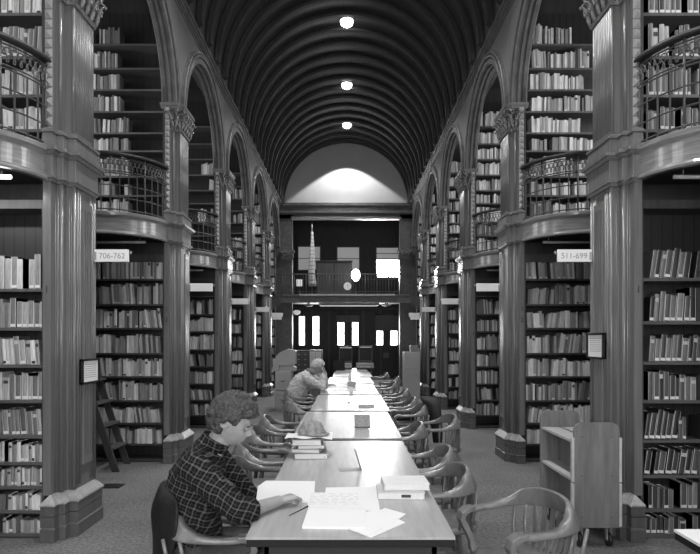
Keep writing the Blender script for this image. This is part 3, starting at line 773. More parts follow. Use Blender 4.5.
# ---------------------------------------------------------------- armchairs
def make_chair():
    t = empty('wooden_armchair'); W = M['chair']
    b = MB()          # saddle seat
    N_ = 28; rg = []
    for z, e in ((.405, -.02), (.415, 0), (.435, .004), (.447, -.004), (.449, -.03), (.440, -.09), (.437, -.16)):
        q = []
        for j in range(N_):
            a = 2 * PI * j / N_; ex = 2 / 3.6
            cx = math.copysign(abs(math.cos(a)) ** ex, math.cos(a)); cy = math.copysign(abs(math.sin(a)) ** ex, math.sin(a))
            q.append(((.235 + e) * cx, (.245 + e) * cy * (1 + .06 * cx), z))
        rg.append(q)
    b.rings(rg); b.build('seat', W, t)
    # arm and crest rail in one sweep: x forward
    key = [(.19, .265, .032, .655, .683), (.12, .282, .034, .658, .686), (.02, .287, .032, .662, .692), (-.07, .280, .028, .668, .722), (-.135, .258, .023, .676, .768), (-.185, .205, .018, .682, .788), (-.22, .12, .015, .688, .803), (-.235, 0, .014, .690, .808)]
    full = [(x, -y, a, z0, z1) for x, y, a, z0, z1 in key] + [(x, y, a, z0, z1) for x, y, a, z0, z1 in key[-2::-1]]
    # subdivide (Catmull-Rom)
    P = []
    for i in range(len(full) - 1):
        p0, p1, p2, p3 = full[max(i - 1, 0)], full[i], full[i + 1], full[min(i + 2, len(full) - 1)]
        for k in range(4):
            q = k / 4; P.append(tuple(.5 * (2 * p1[c] + (p2[c] - p0[c]) * q + (2 * p0[c] - 5 * p1[c] + 4 * p2[c] - p3[c]) * q * q + (3 * p1[c] - p0[c] - 3 * p2[c] + p3[c]) * q ** 3) for c in range(5)))
    P.append(full[-1]); rg = []
    for i, (x, y, a, z0, z1) in enumerate(P):
        a_, c_ = P[max(i - 1, 0)], P[min(i + 1, len(P) - 1)]; tt = Vector((c_[0] - a_[0], c_[1] - a_[1])).normalized(); nx, ny = tt.y, -tt.x
        tilt = .16 * max(0, z1 - z0 - .03)     # crest leans back
        pts = []
        for dn, zz in ((-1, z0 + .008), (-.8, z0), (.8, z0), (1, z0 + .008), (1, z1 - .008), (.75, z1), (-.75, z1), (-1, z1 - .008)):
            k = (zz - z0) * (.45 if z1 - z0 > .04 else 0); pts.append((x + nx * dn * a + nx * k, y + ny * dn * a + ny * k, zz))
        rg.append(pts)
    b = MB(); b.rings(rg); b.build('arm_and_crest_rail', W, t)
    for s in (-1, 1):   # scrolled arm ends sweeping down to the seat
        rg = []
        for x, y, z, w_, th in ((.18, .268, .676, .034, .014), (.225, .266, .674, .036, .015), (.258, .264, .655, .034, .017), (.266, .262, .622, .030, .018), (.248, .258, .585, .026, .017), (.222, .252, .54, .023, .016), (.205, .247, .49, .022, .016), (.20, .243, .44, .022, .016)):
            tx = {0: 0}.get(0)
            rg.append((x, y, z, w_, th))
        R_ = []
        for i, (x, y, z, w_, th) in enumerate(rg):
            p, q = rg[max(i - 1, 0)], rg[min(i + 1, len(rg) - 1)]; d = Vector((q[0] - p[0], q[2] - p[2])).normalized(); nx, nz = -d.y, d.x
            R_.append([(x + nx * th * a, s * y + w_ * c, z + nz * th * a) for a, c in ((-1, -1), (1, -1), (1, 1), (-1, 1))])
        b = MB(); b.rings(R_, 0, True, False); b.build('arm_support', W, t, .005)
    for k in range(7):
        f = (k - 3) / 3; yb = .155 * f; yt = .185 * f; xb = -.175 + .02 * abs(f); xt = -.232 + .045 * f * f
        b = MB(); R_ = []
        for q in range(5):
            u = q / 4; x = xb + (xt - xb) * u - .012 * math.sin(PI * u); y = yb + (yt - yb) * u; z = .435 + .275 * u; h = .014 + .004 * math.sin(PI * u)
            R_.append([(x - .006, y - h, z), (x + .006, y - h, z), (x + .006, y + h, z), (x - .006, y + h, z)])
        b.rings(R_, 0, True, False); b.build('spindle', W, t)
    for s in (-1, 1):
        for k in range(2):
            x = -.08 - .08 * k; b = MB(); b.tube([(x, s * .225, .43), (x - .01, s * .262, .56), (x - .03, s * .278, .68)], [.010, .012, .010], 6); b.build('spindle', W, t)
    for sx in (-1, 1):
        for sy in (-1, 1):
            b = MB(); tp = Vector((sx * .17, sy * .18, .415)); bt = Vector((sx * .225, sy * .225, .0)); pr = []
            for q, r in ((0, .014), (.25, .017), (.45, .021), (.5, .017), (.55, .022), (.8, .021), (1, .018)): pr.append((tp.lerp(bt, 1 - q), r))
            b.tube([p for p, r in pr], [r for p, r in pr], 10); b.build('leg', W, t)
    for sy in (-1, 1):
        b = MB(); b.tube([(-.205, sy * .21, .14), (0, sy * .212, .142), (.205, sy * .21, .14)], [.009, .014, .009], 8); b.build('stretcher', W, t)
    b = MB(); b.tube([(0, -.21, .141), (0, 0, .141), (0, .21, .141)], [.009, .014, .009], 8); b.build('stretcher', W, t)
    return t
CH_ = [  # x, y, facing degrees, label
    (.945, 3.12, 197, 'golden oak armchair in the near right foreground, pulled out towards the book truck'),
    (.60, 3.84, 184, 'oak armchair tucked against the nearest table, just behind the foreground armchair'),
    (.615, 4.52, 181, 'oak armchair on the right of the nearest table, beside the table seam'),
    (.57, 5.86, 182, 'oak armchair at the right side of the second reading table'),
    (1.0, 6.45, 188, 'oak armchair standing in the right aisle, pulled back from the second table'),
    (.83, 7.6, 183, 'oak armchair on the right holding a dark wool coat'),
    (.80, 8.45, 183, 'oak armchair on the right, just beyond the chair with the coat'),
    (.84, 9.85, 178, 'oak armchair on the right of the fourth reading table'),
    (.78, 11.6, 185, 'oak armchair on the right of the fifth reading table'),
    (.98, 13.2, 178, 'oak armchair right of the fifth and sixth table seam, set back slightly'),
    (.84, 14.8, 180, 'farthest oak armchair on the right side of the row'),
    (-.70, 3.04, 3, 'oak armchair in which the plaid shirt reader sits'),
    (-.66, 4.05, -6, 'oak armchair half hidden behind the plaid shirt reader'),
    (-.70, 4.75, 12, 'oak armchair at the left, level with the stack of books'),
    (-.73, 5.6, -3, 'oak armchair on the left of the second table, behind the book stack'),
    (-.73, 6.4, 4, 'oak armchair on the left at the far end of the second table'),
    (-.62, 7.85, 20, 'oak armchair turned slightly, on the left of the third table'),
    (-.70, 8.6, 8, 'oak armchair on the left just in front of the grey jumper reader'),
    (-.82, 9.75, 4, 'oak armchair in which the grey jumper reader sits'),
]
proto = make_chair(); proto.scale = (.94, .94, .975)
for i, (x, y, a, l) in enumerate(CH_):
    c = proto if i == 0 else dup(proto); c.location = (x, y, 0); c.rotation_euler = (0, 0, math.radians(a)); tag(c, l, 'chair', 'oak armchairs along the tables')

# coats on chairs
def cloth_lump(name, rings_, m, label, cat, loc, seed=0, amp=.02, freq=9):
    b = MB(); rg = []
    for q in rings_: rg.append([Vector(v) for v in q])
    for q in rg:
        for v in q: v += noise.noise_vector(v * freq + Vector((seed, seed, 0))) * amp
    b.rings(rg); o = b.build(name, m); o.location = loc
    sm = o.modifiers.new('s', 'SUBSURF'); sm.levels = 1; sm.render_levels = 2
    if label: tag(o, label, cat)
    return o
def ringel(cx, cy, z, rx, ry, n=20, tiltx=0): return [(cx + rx * math.cos(2 * PI * j / n), cy + ry * math.sin(2 * PI * j / n), z + tiltx * math.cos(2 * PI * j / n)) for j in range(n)]
cloth_lump('wool_coat', [ringel(.30, 0, .20, .03, .20), ringel(.30, 0, .35, .05, .25), ringel(.28, 0, .55, .075, .27), ringel(.26, 0, .72, .09, .27), ringel(.22, 0, .82, .12, .25), ringel(.18, 0, .865, .10, .18), ringel(.16, 0, .885, .03, .06)], M['coat'],
           'dark wool coat hung over the back of an armchair in the right aisle', 'coat', (.86, 7.6, 0), 3, .03, 6)
cloth_lump('scarf', [ringel(-.02, 0, .45, .16, .16), ringel(0, 0, .50, .20, .17), ringel(.02, 0, .57, .16, .13), ringel(.02, 0, .61, .05, .05)], M['coat'],
           'dark bundle of clothes lying on an armchair seat beyond the coat', 'clothing', (.80, 8.45, 0), 8, .04, 8)
def drape(cx, z, rx, ry, n=28, bow=.13): return [(cx + bow * (math.sin(2 * PI * j / n) * ry / .26) ** 2 + rx * math.cos(2 * PI * j / n), ry * math.sin(2 * PI * j / n), z) for j in range(n)]
cloth_lump('leather_jacket', [drape(-.25, .10, .02, .16, bow=.05), drape(-.255, .25, .03, .20, bow=.06), drape(-.255, .45, .04, .24, bow=.08), drape(-.25, .62, .045, .27), drape(-.245, .74, .06, .275), drape(-.235, .82, .055, .26), drape(-.225, .865, .04, .22), drape(-.22, .875, .01, .12)], M['leather'],
           'black leather jacket hung over the plaid shirt reader\'s chair back', 'jacket', (-.70, 3.04, 0), 5, .03, 9)

# ---------------------------------------------------------------- things on the tables
def flat_book(name, x, y, z, w, d, h, rz, cov, label, cat='book', group=None, par=None):
    t = empty(name, (x, y, z), rz); e = .003
    b = MB(); b.box(-w / 2 + .004, w / 2 - .004, -d / 2 + .004, d / 2 - .002, e, h - e); b.build('pages', M['pages'], t)
    b = MB(); b.box(-w / 2, w / 2, -d / 2, d / 2, 0, e); b.box(-w / 2, w / 2, -d / 2, d / 2, h - e, h)
    b.box(-w / 2, -w / 2 + e, -d / 2, d / 2, e, h - e); b.build('cover', cov, t, .0008)
    tag(t, label, cat, group); return t
T_ = TZ + .0005
sx, sy = -.275, 4.30
z = T_
for (w, d, h, rz, cv, l, dx) in ((.235, .30, .040, .08, CLOTH[1], 'bottom book of the stack on the nearest table', .01), (.20, .27, .026, -.14, CLOTH[2], 'second book from the bottom of the table stack', .0), (.19, .25, .026, .10, CLOTH[1], 'third book from the bottom of the table stack', .01), (.205, .26, .036, .0, CLOTH[3], 'top book of the stack, beneath the paper and cap', -.01)):
    flat_book('hardback_book', sx + dx, sy, z, w, d, h, rz, cv, l, 'book', 'stacked books on the nearest table'); z += h + .0006
b = MB(); rg = []
n = 10
vs = [(-.17 + .34 * i / n, -.13 + .26 * j / n, .003 + .006 * math.sin(i * 1.1) * math.cos(j * .9) + (.0 if abs(i - 5) < 4 else -.004)) for j in range(n + 1) for i in range(n + 1)]
vs2 = [(x, y, zz + .0012) for x, y, zz in vs]; b.add(vs, [(j * (n + 1) + i, j * (n + 1) + i + 1, (j + 1) * (n + 1) + i + 1, (j + 1) * (n + 1) + i) for i in range(n) for j in range(n)], 0, True); b.add(vs2, [(j * (n + 1) + i, j * (n + 1) + i + 1, (j + 1) * (n + 1) + i + 1, (j + 1) * (n + 1) + i) for i in range(n) for j in range(n)], 0, True)
o = b.build('loose_paper', M['paper']); o.location = (sx, sy + .02, z + .008); tag(o, 'curling white sheet lying on top of the book stack', 'paper')
# soft cap
t = empty('cloth_cap', (sx + .015, sy + .04, z + .02))
b = MB(); rg = []
for zz, rx, ry in ((0, .100, .085), (.012, .108, .092), (.03, .098, .088), (.055, .085, .08), (.08, .068, .066), (.095, .045, .045), (.100, .015, .015)):
    rg.append([Vector((rx * math.cos(a), ry * math.sin(a), zz)) for a in [2 * PI * j / 24 for j in range(24)]])
for q in rg:
    for v in q: v += noise.noise_vector(v * 24) * .009; v.z = max(v.z, -.004)
b.rings(rg); b.build('crown', M['hat'], t)
b = MB(); rg = []
for q in range(7):
    a0 = -PI * .45 + PI * .9 * q / 6; rg.append([((.09 + dr) * math.cos(a0 - .6), (.08 + dr) * math.sin(a0 - .6), zz) for dr, zz in ((0, .004), (.05 * math.cos((q - 3) / 3 * 1.4), .0), (.05 * math.cos((q - 3) / 3 * 1.4), .006), (0, .012))])
b.rings(rg); b.build('peak', M['hat'], t)
b = MB(); b.ball((0, 0, .102), .008, 8, 0, (1, 1, .5)); b.build('button', M['hat'], t)
tag(t, 'crumpled grey cloth cap sitting on the stack of books', 'cap')
o = MB(); x, y = PX(324, 457, .77); o.ball((0, 0, .014), .026, 10, 0, (1.3, 1, .55)); q = o.build('eraser', M['cover']); q.location = (x, y, T_); tag(q, 'small grey lump lying right of the book stack', 'eraser')
# bookend
t = empty('metal_bookend', (.035, 3.83, T_), .12)
b = MB(); b.box(-.085, .055, -.05, .05, 0, .002); b.build('base_plate', M['steel'], t)
b = MB(); b.box(-.0012, .0012, -.045, .045, 0, .135, 0, Matrix.Translation((.055, 0, .001)) @ Matrix.Rotation(-.30, 4, 'Y')); b.build('upright_plate', M['steel'], t, .0005)
tag(t, 'thin metal bookend standing alone on the nearest table', 'bookend')
# propped book on table two
x, y = PX(362.5, 429, TZ)
t = empty('propped_book', (x, y + .05, T_)); T = Matrix.Rotation(-math.radians(48), 4, 'X')
b = MB(); b.box(-.075, .075, -.011, .011, .0, .150, 0, Matrix.Translation((0, -.03, .012)) @ T); b.build('cover', M['cover'], t, .001)
b = MB(); b.prism([(-.02, 0), (.10, 0), (.085, .095)], -.07, .055, 'x'); b.build('wedge_stand', M['white'], t)
tag(t, 'small grey patterned book propped on the second reading table', 'book')
x, y = PX(366.5, 407, TZ); flat_book('dark_paperback', x, y, T_, .20, .14, .022, .03, BM[1], 'small dark paperback lying on the third reading table')
x, y = PX(349, 403, TZ); o = MB(); o.ball((0, 0, .008), .014, 8, 0, (1.3, 1, .5)); q = o.build('paper_ball', M['cover']); q.location = (x, y, T_); tag(q, 'tiny crumpled scrap on the third reading table', 'paper')
# right hand books on table one
x, y = .288, 3.20
flat_book('hardback_book', x, y, T_, .25, .20, .036, -.02, CLOTH[3], 'lower pale hardback at the right edge of the nearest table')
mb_ = MB(); mb_.box(x + .0, x + .05, y - .1016, y - .1, TZ + .012, TZ + .027); t = mb_.build('spine_label', M['inkdark'])
t.parent = [o_ for o_ in bpy.data.objects if o_.get('label') == 'lower pale hardback at the right edge of the nearest table'][0]; t.matrix_parent_inverse = Matrix.Translation((x, y, T_)).inverted()
flat_book('hardback_book', x + .03, y + .045, T_ + .037, .245, .20, .034, .03, CLOTH[4], 'white hardback lying on the lower pale book')
# papers
def paper(name, pts, label, h=.002, m='paper', z=T_, cat='paper', lines=None):
    P = [PX(px, py, TZ + .005) for px, py in pts]; cx = sum(p[0] for p in P) / len(P); cy = sum(p[1] for p in P) / len(P)
    b = MB(); b.prism([(p[0] - cx, p[1] - cy) for p in P], 0, h); o = b.build(name, M[m]); o.location = (cx, cy, z); tag(o, label, cat); return o
paper('note_pad', [(256, 502), (258, 487), (266, 481.5), (315, 482), (314, 502)], 'white note pad under the writing hand', .010)
paper('loose_paper', [(326, 487), (376, 486), (380, 510), (322, 510)], 'plain sheet lying behind the open notebook', .002)
nb = empty('open_notebook', (PX(333, 512, TZ)[0], PX(333, 512, TZ)[1], T_))
for nm, pts in (('page_block', [(308, 509), (307, 493), (364, 493.5), (366, 509)]), ('page_block', [(302, 527), (308, 509.5), (366, 509.5), (364, 528)])):
    P = [PX(px, py, TZ + .008) for px, py in pts]; b = MB(); b.prism([(p[0] - nb.location.x, p[1] - nb.location.y) for p in P], 0, .011); b.build(nm, M['paper'], nb, .002)
b = MB()
rr = random.Random(4)
for row in range(9):
    y0 = .035 + row * .0; 
P0 = nb.location
for row in range(8):
    yy = PX(333, 496 + row * 1.5, TZ)[1] - P0.y; x = -.125
    while x < .125:
        l_ = rr.uniform(.012, .04); b.box(x, min(x + l_, .13), yy, yy + .0028, .0112, .0116); x += l_ + rr.uniform(.006, .03)
b.build('handwriting', M['ink'], nb); tag(nb, 'open notebook with faint grey writing in front of the reader', 'notebook')
paper('envelope', [(350, 529), (371, 537), (405, 522), (380, 509), (362, 512)], 'white envelope turned askew at the right of the notebook', .003, z=T_ + .0002)
paper('envelope', [(343, 527), (368, 536), (402, 517), (406, 514), (385, 508)], 'second pale sheet fanned under the askew envelope', .0022, z=T_ + .0034)
# fourth table clutter
for nm, px, py, w, d, h, rz, cv, l in (('paper_pile', 335, 386.5, .5, .55, .004, .1, 'paper', 'white papers spread before the grey jumper reader'), ('small_box', 351.5, 386.5, .15, .14, .09, .05, 'steel', 'small grey box on the fourth reading table'), ('paper_pile', 345, 390, .4, .3, .003, -.05, 'paper', 'white papers near the front of the fourth reading table')):
    x, y = PX(px, py, TZ); t = MB(); t.box(-w / 2, w / 2, -d / 2, d / 2, 0, h); o = t.build(nm, M[cv], None, .002 if h > .02 else 0); o.location = (x, y, T_); o.rotation_euler = (0, 0, rz); tag(o, l, 'box' if 'box' in nm else 'paper')
x, y = PX(328, 386, TZ); flat_book('dark_paperback', x, y, T_ + .0045, .2, .26, .02, .5, BM[1], 'small dark book lying by the grey jumper reader\'s elbow')
x, y = PX(351, 392.5, TZ); t = empty('table_card', (x, y + .1, T_)); b = MB(); b.prism([(-.03, 0), (.03, 0), (0, .08)], -.03, .03, 'x'); b.build('card', M['paper'], t); tag(t, 'small folded white card at the front edge of the fourth table', 'card')
x, y = PX(350, 381.5, TZ); t = empty('water_bottle', (x, y + .4, T_)); b = MB(); b.lathe([(.03, 0), (.03, .09), (.014, .115), (.014, .13)], 12); b.build('body', M['white'], t); b = MB(); b.lathe([(.016, .128), (.016, .145)], 10); b.build('cap', M['steel'], t); tag(t, 'small white bottle standing on the fifth table', 'bottle')

# ---------------------------------------------------------------- signs, frames
sign_txt = {(-1, 1): '706-762', (1, 1): '511-699', (-1, 2): '', (1, 2): ''}
for s in (-1, 1):
    for n in range(1, 7):
        DUG[0] = .045 if n == 1 else 0.0
        y = PY[n] + .41; u1 = 2.15
        if n == 6: y = PY[6] - .10; u1 = 2.45
        ln = .30 if n == 1 else .32; z = (2.345 if n == 1 else 2.33)
        t = empty('range_sign', (X(s, u1), y, z)); hh = .055
        b = MB(); b.box(min(0, -s * ln), max(0, -s * ln), -.004, .022, -hh, hh)
        if n == 1 : pass
        b.build('board', M['white'], t, .004)
        b = MB(); b.box(min(.02 * s, -.02 * s), .02, -.012, .03, -.04, .03); b.tube([(0, .01, .02), (-s * (ln + .02), .01, .02)], .006, 8); b.ball((-s * (ln + .018), .01, .03), .011, 8); b.build('bracket', M['steel'], t)
        if n == 1: text_mesh(sign_txt[s, n], .07, Matrix.Translation((-s * (ln * .52), -.0045, -.004)) @ Matrix.Rotation(PI / 2, 4, 'X'), M['ink'], t)
        nm = {1: 'nearest', 2: 'second', 3: 'third', 4: 'fourth', 5: 'fifth', 6: 'farthest'}[n]
        tag(t, f'white shelf range sign sticking out from the {nm} {SIDE[s]} pier' if n < 6 else f'small white shelf range sign in the farthest {SIDE[s]} alcove', 'sign', 'range signs on the piers')
    DUG[0] = .045
    z0, z1 = (1.23, 1.44) if s < 0 else (1.44, 1.66)
    y0, y1 = PY[1] + .09, PY[1] + .43
    t = empty('framed_notice', (X(s, 2.138), (y0 + y1) / 2, z0)); off = t.location
    # hung slightly turned towards the reader
    b = MB(); xa, xb = X(s, 2.108), X(s, 2.138)
    T = Matrix.Rotation(-s * math.radians(0), 4, 'Z')
    for a in ((y0, y1, z0, z0 + .016), (y0, y1, z1 - .016, z1), (y0, y0 + .02, z0, z1), (y1 - .02, y1, z0, z1)): b.box(min(xa, xb), max(xa, xb), *a)
    b.box(min(X(s, 2.125), xb), max(X(s, 2.125), xb), y0, y1, z0, z1)
    b.build('frame', M['tedge'], t, .002, off)
    b = MB(); b.box(min(X(s, 2.12), X(s, 2.125)), max(X(s, 2.12), X(s, 2.125)), y0 + .02, y1 - .02, z0 + .016, z1 - .016); b.build('notice_sheet', M['paper'], t, 0, off)
    b = MB(); 
    for k in range(7): b.box(min(X(s, 2.119), X(s, 2.12)), max(X(s, 2.119), X(s, 2.12)), y0 + .06, y1 - .06, z1 - .05 - .018 * k, z1 - .045 - .018 * k)
    b.build('printed_lines', M['ink'], t, 0, off)
    tag(t, f'small framed white notice on the nave face of the nearest {SIDE[s]} pier', 'notice')

# light bars under the galleries
DUG[0] = 0.0
for s in (-1, 1):
    for n in (1, 2, 3):
        lit = (s < 0 and n == 1)
        t = empty('lamp_bar', (X(s, 2.95), PY[n] - .35, 2.92)); 
        b = MB(); b.tube([(-.45, 0, -.09), (.45, 0, -.09)], .016, 8); b.build('tube', M['tube'] if lit else M['trim'], t)
        for q in (-1, 1):
            b = MB(); b.tube([(q * .38, 0, 0), (q * .38, 0, -.09)], .008, 6); b.build('hanger', M['iron'], t)
        tag(t, f'{"glowing" if lit else "unlit"} tube lamp under the {["", "nearest", "second", "third"][n]} {SIDE[s]} gallery', 'lamp')

# ---------------------------------------------------------------- book truck
t = empty('book_truck', (1.915, 4.9, 0)); off = t.location
def panel(y, name='end_panel'):
    b = MB(); w_ = .175; z0, z1 = .16, .965; r = .06; poly = [(1.915 - w_, z0), (1.915 + w_, z0)]
    poly += [(1.915 + w_ - r + r * math.cos(PI / 2 * k / 6), z1 - r + r * math.sin(PI / 2 * k / 6)) for k in range(7)] + [(1.915 - w_ + r - r * math.sin(PI / 2 * k / 6), z1 - r + r * math.cos(PI / 2 * k / 6)) for k in range(7)]
    b.prism(poly, y, y + .024, 'y'); o = b.build(name, M['cart'], t, .004, off)
    return o
pn = panel(4.52); pf = panel(5.30)
for zz in (.24, .56, .86):
    for xx in (1.80, 2.03):
        b = MB(); b.ball((xx, 4.519, zz), .006, 6); b.build('screw', M['iron'], pn, 0, off)
for x0 in (1.725, 2.09):
    for z0, z1 in ((.17, .50), (.51, .85)):
        b = MB(); b.box(x0 - .004, x0 + .016, 4.515, 4.55, z0, z1); b.build('edge_strip', M['cartshelf'], pn, .002, off)
for z in (.82, .52, .20):
    b = MB(); b.box(1.75, 2.08, 4.544, 5.30, z - .02, z); b.build('shelf', M['cartshelf'], t, 0, off)
b = MB(); b.box(1.905, 1.925, 4.544, 5.30, .2, .82); b.build('divider', M['cart'], t, 0, off)
for xx in (1.80, 2.03):
    for yy in (4.58, 5.24):
        b = MB(); b.tube([(xx - .012, yy, .055), (xx + .012, yy, .055)], .053, 16); w_ = b.build('caster', M['black'], t, 0, off)
        b = MB(); b.box(xx - .02, xx - .015, yy - .02, yy + .02, .05, .15); b.box(xx + .015, xx + .02, yy - .02, yy + .02, .05, .15); b.box(xx - .03, xx + .03, yy - .03, yy + .03, .15, .18); b.build('caster_fork', M['steel'], t, 0, off)
tag(t, 'empty wooden book truck on casters beside the nearest right pier', 'book truck')
# ladder
t = empty('library_ladder', (-3.0, 7.4, 0)); off = t.location
A0, A1 = Vector((-2.80, 7.15, 0)), Vector((-3.22, 7.15, 1.25)); B0, B1 = Vector((-2.84, 7.62, 0)), Vector((-3.26, 7.62, 1.25))
for p, q in ((A0, A1), (B0, B1)):
    b = MB(); d = Vector((.045, 0, 0)); e = Vector((0, .013, 0)); b.rings([[c - d - e, c + d - e, c + d + e, c - d + e] for c in (p, q)], 0, True, False); b.build('side_rail', M['case'], t, .003, off)
for k in range(1, 5):
    q = k * .22; c = A0.lerp(A1, q); c2 = B0.lerp(B1, q); b = MB(); b.box(c.x - .06, c.x + .06, c.y, c2.y, c.z - .012, c.z + .012); b.build('tread', M['caseedge'], t, .002, off)
for y in (7.2, 7.57):
    b = MB(); b.tube([(-3.24, y, 1.2), (-3.5, y, 0)], .016, 6); b.build('prop_leg', M['case'], t, 0, off)
tag(t, 'small wooden step ladder by the second left bookcase', 'ladder')
x, y = PX(112, 484, 0); b = MB(); b.box(-.16, .16, -.09, .09, 0, .008)
for k in range(12): b.box(-.15 + .026 * k, -.14 + .026 * k, -.08, .08, .008, .012)
o = b.build('floor_grille', M['black']); o.location = (-2.62, 6.45, 0); tag(o, 'black metal floor grille behind the nearest left pier', 'grille')

# ---------------------------------------------------------------- office things at the far end
def boxthing(name, x0, x1, ytop, ybot, Y, d, m, label, cat, parts=None):
    X0, z1 = at_depth(x0, ytop, Y); X1, z0 = at_depth(x1, ybot, Y); t = empty(name, ((X0 + X1) / 2, Y + d / 2, z0)); off = t.location
    b = MB(); b.box(X0, X1, Y, Y + d, z0, z1); b.build('body', M[m], t, .01, off); tag(t, label, cat); return t, X0, X1, z0, z1, off
def floorY(y): return CH * F / (y - 340)
Yc = 13.2
t, X0, X1, z0, z1, off = boxthing('steel_cabinet', 275, 291, 371.5, 340 + CH * F / 13.2, 13.2, .6, 'steel', 'pale grey steel cabinet carrying the microfilm reader', 'cabinet')
for k in range(2):
    b = MB(); b.box(X0 + .02, X1 - .02, 13.185, 13.2, .06 + .42 * k, .44 + .42 * k); dr = b.build('drawer', M['steel'], t, .004, off); h_ = MB(); h_.box((X0 + X1) / 2 - .05, (X0 + X1) / 2 + .05, 13.17, 13.185, .25 + .42 * k, .27 + .42 * k); h_.build('handle', M['iron'], dr, 0, off)
zc = z1
t = empty('microfilm_reader', (-1.40, 13.45, zc)); off = (0, 0, 0)
b = MB(); b.prism([(-.17, 0), (.24, 0), (.24, .08), (.17, .12), (-.1, .12)], -.14, .22, 'y'); b.build('base', M['steel'], t, .01)
b = MB(); b.prism([(-.20, .13), (.18, .13), (.24, .17), (.24, .47), (.05, .50), (-.12, .42), (-.20, .34)], -.16, .24, 'y'); b.build('hood', M['steel'], t, .02)
b = MB(); b.box(.20, .245, -.12, .2, .2, .44); b.build('screen', M['glass'], t)
tag(t, 'pale hooded microfilm reader on the steel cabinet', 'reader')
b = MB(); b.box(-.07, .07, -.06, .06, 0, .28); o = b.build('file_box', M['steel'], None, .01); X0, _ = at_depth(277, 360, 13.0); o.location = (-1.60, 13.27, zc + .001); tag(o, 'small pale box left of the microfilm reader', 'box')
def catalog(name, x0, x1, ytop, Y, d, rows, cols, m, m2, label):
    X0, z1 = at_depth(x0, ytop, Y); X1, _ = at_depth(x1, ytop, Y); t = empty(name, ((X0 + X1) / 2, Y + d / 2, 0)); off = t.location
    b = MB(); b.box(X0, X1, Y, Y + d, .0, z1); b.build('body', M[m], t, .008, off)
    dw = (X1 - X0 - .04) / cols; z_ = z1 - .04; dh = min(.15, (z1 - .1) / rows)
    for r in range(rows):
        for c in range(cols):
            b = MB(); b.box(X0 + .02 + dw * c + .006, X0 + .02 + dw * (c + 1) - .006, Y - .012, Y, z_ - dh * (r + 1) + .006, z_ - dh * r - .006); dd = b.build('drawer', M[m2], t, 0, off)
            h = MB(); h.box(X0 + .02 + dw * (c + .5) - .03, X0 + .02 + dw * (c + .5) + .03, Y - .02, Y - .012, z_ - dh * (r + .5) - .01, z_ - dh * (r + .5) + .01); h.build('label_holder', M['steel'], dd, 0, off)
    tag(t, label, 'cabinet'); return t
catalog('card_catalog', 295, 309, 350.5, 17.2, .6, 6, 2, 'dark', 'darkmid', 'dark card catalogue cabinet behind the grey jumper reader')
catalog('card_catalog', 309, 322, 350, 16.6, .6, 7, 2, 'cart', 'cartshelf', 'lighter card catalogue with patterned drawer fronts behind the reader')
catalog('filing_cabinet', 404.5, 420, 352, 16.4, .6, 4, 1, 'steel', 'steel', 'tall pale steel filing cabinet at the far right')
o = MB(); o.box(-.11, .11, -.1, .1, 0, .18); X0, _ = at_depth(414, 352, 16.7); q = o.build('cardboard_box', M['cart'], None, .01); q.location = (X0, 16.7, at_depth(414, 352, 16.4)[1] + .001); tag(q, 'small box on top of the pale filing cabinet', 'box')
for nm, x0, x1, y0 in (('left', 339, 352.5, 346), ('right', 359, 372.5, 345.5)):
    Y = 18.6; X0, z1 = at_depth(x0, y0, Y); X1, _ = at_depth(x1, y0, Y); t = empty('display_rack', ((X0 + X1) / 2, Y + .2, 0)); off = t.location
    for a, c in ((X0, X0 + .03), (X1 - .03, X1)):
        b = MB(); b.box(a, c, Y, Y + .35, 0, z1); b.build('side_panel', M['darkmid'], t, 0, off)
    for z in (z1 - .03, z1 - .5, z1 - .85):
        b = MB(); b.box(X0 + .03, X1 - .03, Y, Y + .35, z - .02, z + .02); b.build('shelf', M['darkmid'], t, 0, off)
    b = MB(); b.box(X0 + .03, X1 - .03, Y + .33, Y + .35, 0, z1); b.build('back_panel', M['dark'], t, 0, off)
    b = MB(); b.box(X0 + .03, X1 - .03, Y - .01, Y + .05, z1 - .07, z1 - .04); b.build('label_strip', M['white'], t, 0, off)
    tag(t, f'dark display rack with a white top strip, {nm} of the far pair', 'rack')
for nm, px, py, w in (('left', 344, 368.0, .44), ('right', 365, 368.5, .5)):
    x = (px - 347) * 16.9 / F; t = empty('typewriter', (x, 16.9, T_)); b = MB(); b.prism([(-.15, 0), (.15, 0), (.15, .14), (.02, .15), (-.15, .05)], -w / 2, w / 2, 'x'); b.build('body', M['black'], t, .01)
    b = MB(); b.tube([(-w * .5, .08, .16), (w * .5, .08, .16)], .022, 10); b.build('platen', M['steel'], t)
    for r in range(3):
        b = MB()
        for k in range(9): b.box(-.14 + .032 * k, -.12 + .032 * k, -.13 + .035 * r, -.11 + .035 * r, .055 + .012 * r, .075 + .012 * r)
        b.build('key_row', M['steel'], t)
    tag(t, f'dark desk machine at the {nm} of the farthest table', 'machine')
o = MB(); o.box(-.12, .12, -.02, .0, 0, .22); q = o.build('wall_switch_plate', M['shade']); X0, z = at_depth(386, 358, YV - .03); q.location = (X0, YV - .03, z); tag(q, 'small grey plate on the far wall under the right windows', 'plate')
X0, z = at_depth(337, 362, 15.2); t = MB(); t.box(-.16, .16, 0, .03, 0, .28, 0, Matrix.Rotation(-.2, 4, 'X')); q = t.build('upright_binder', M['tedge'], None, .004); q.location = (-.22, 16.2, T_); tag(q, 'grey binder standing at the left of the last table', 'binder')
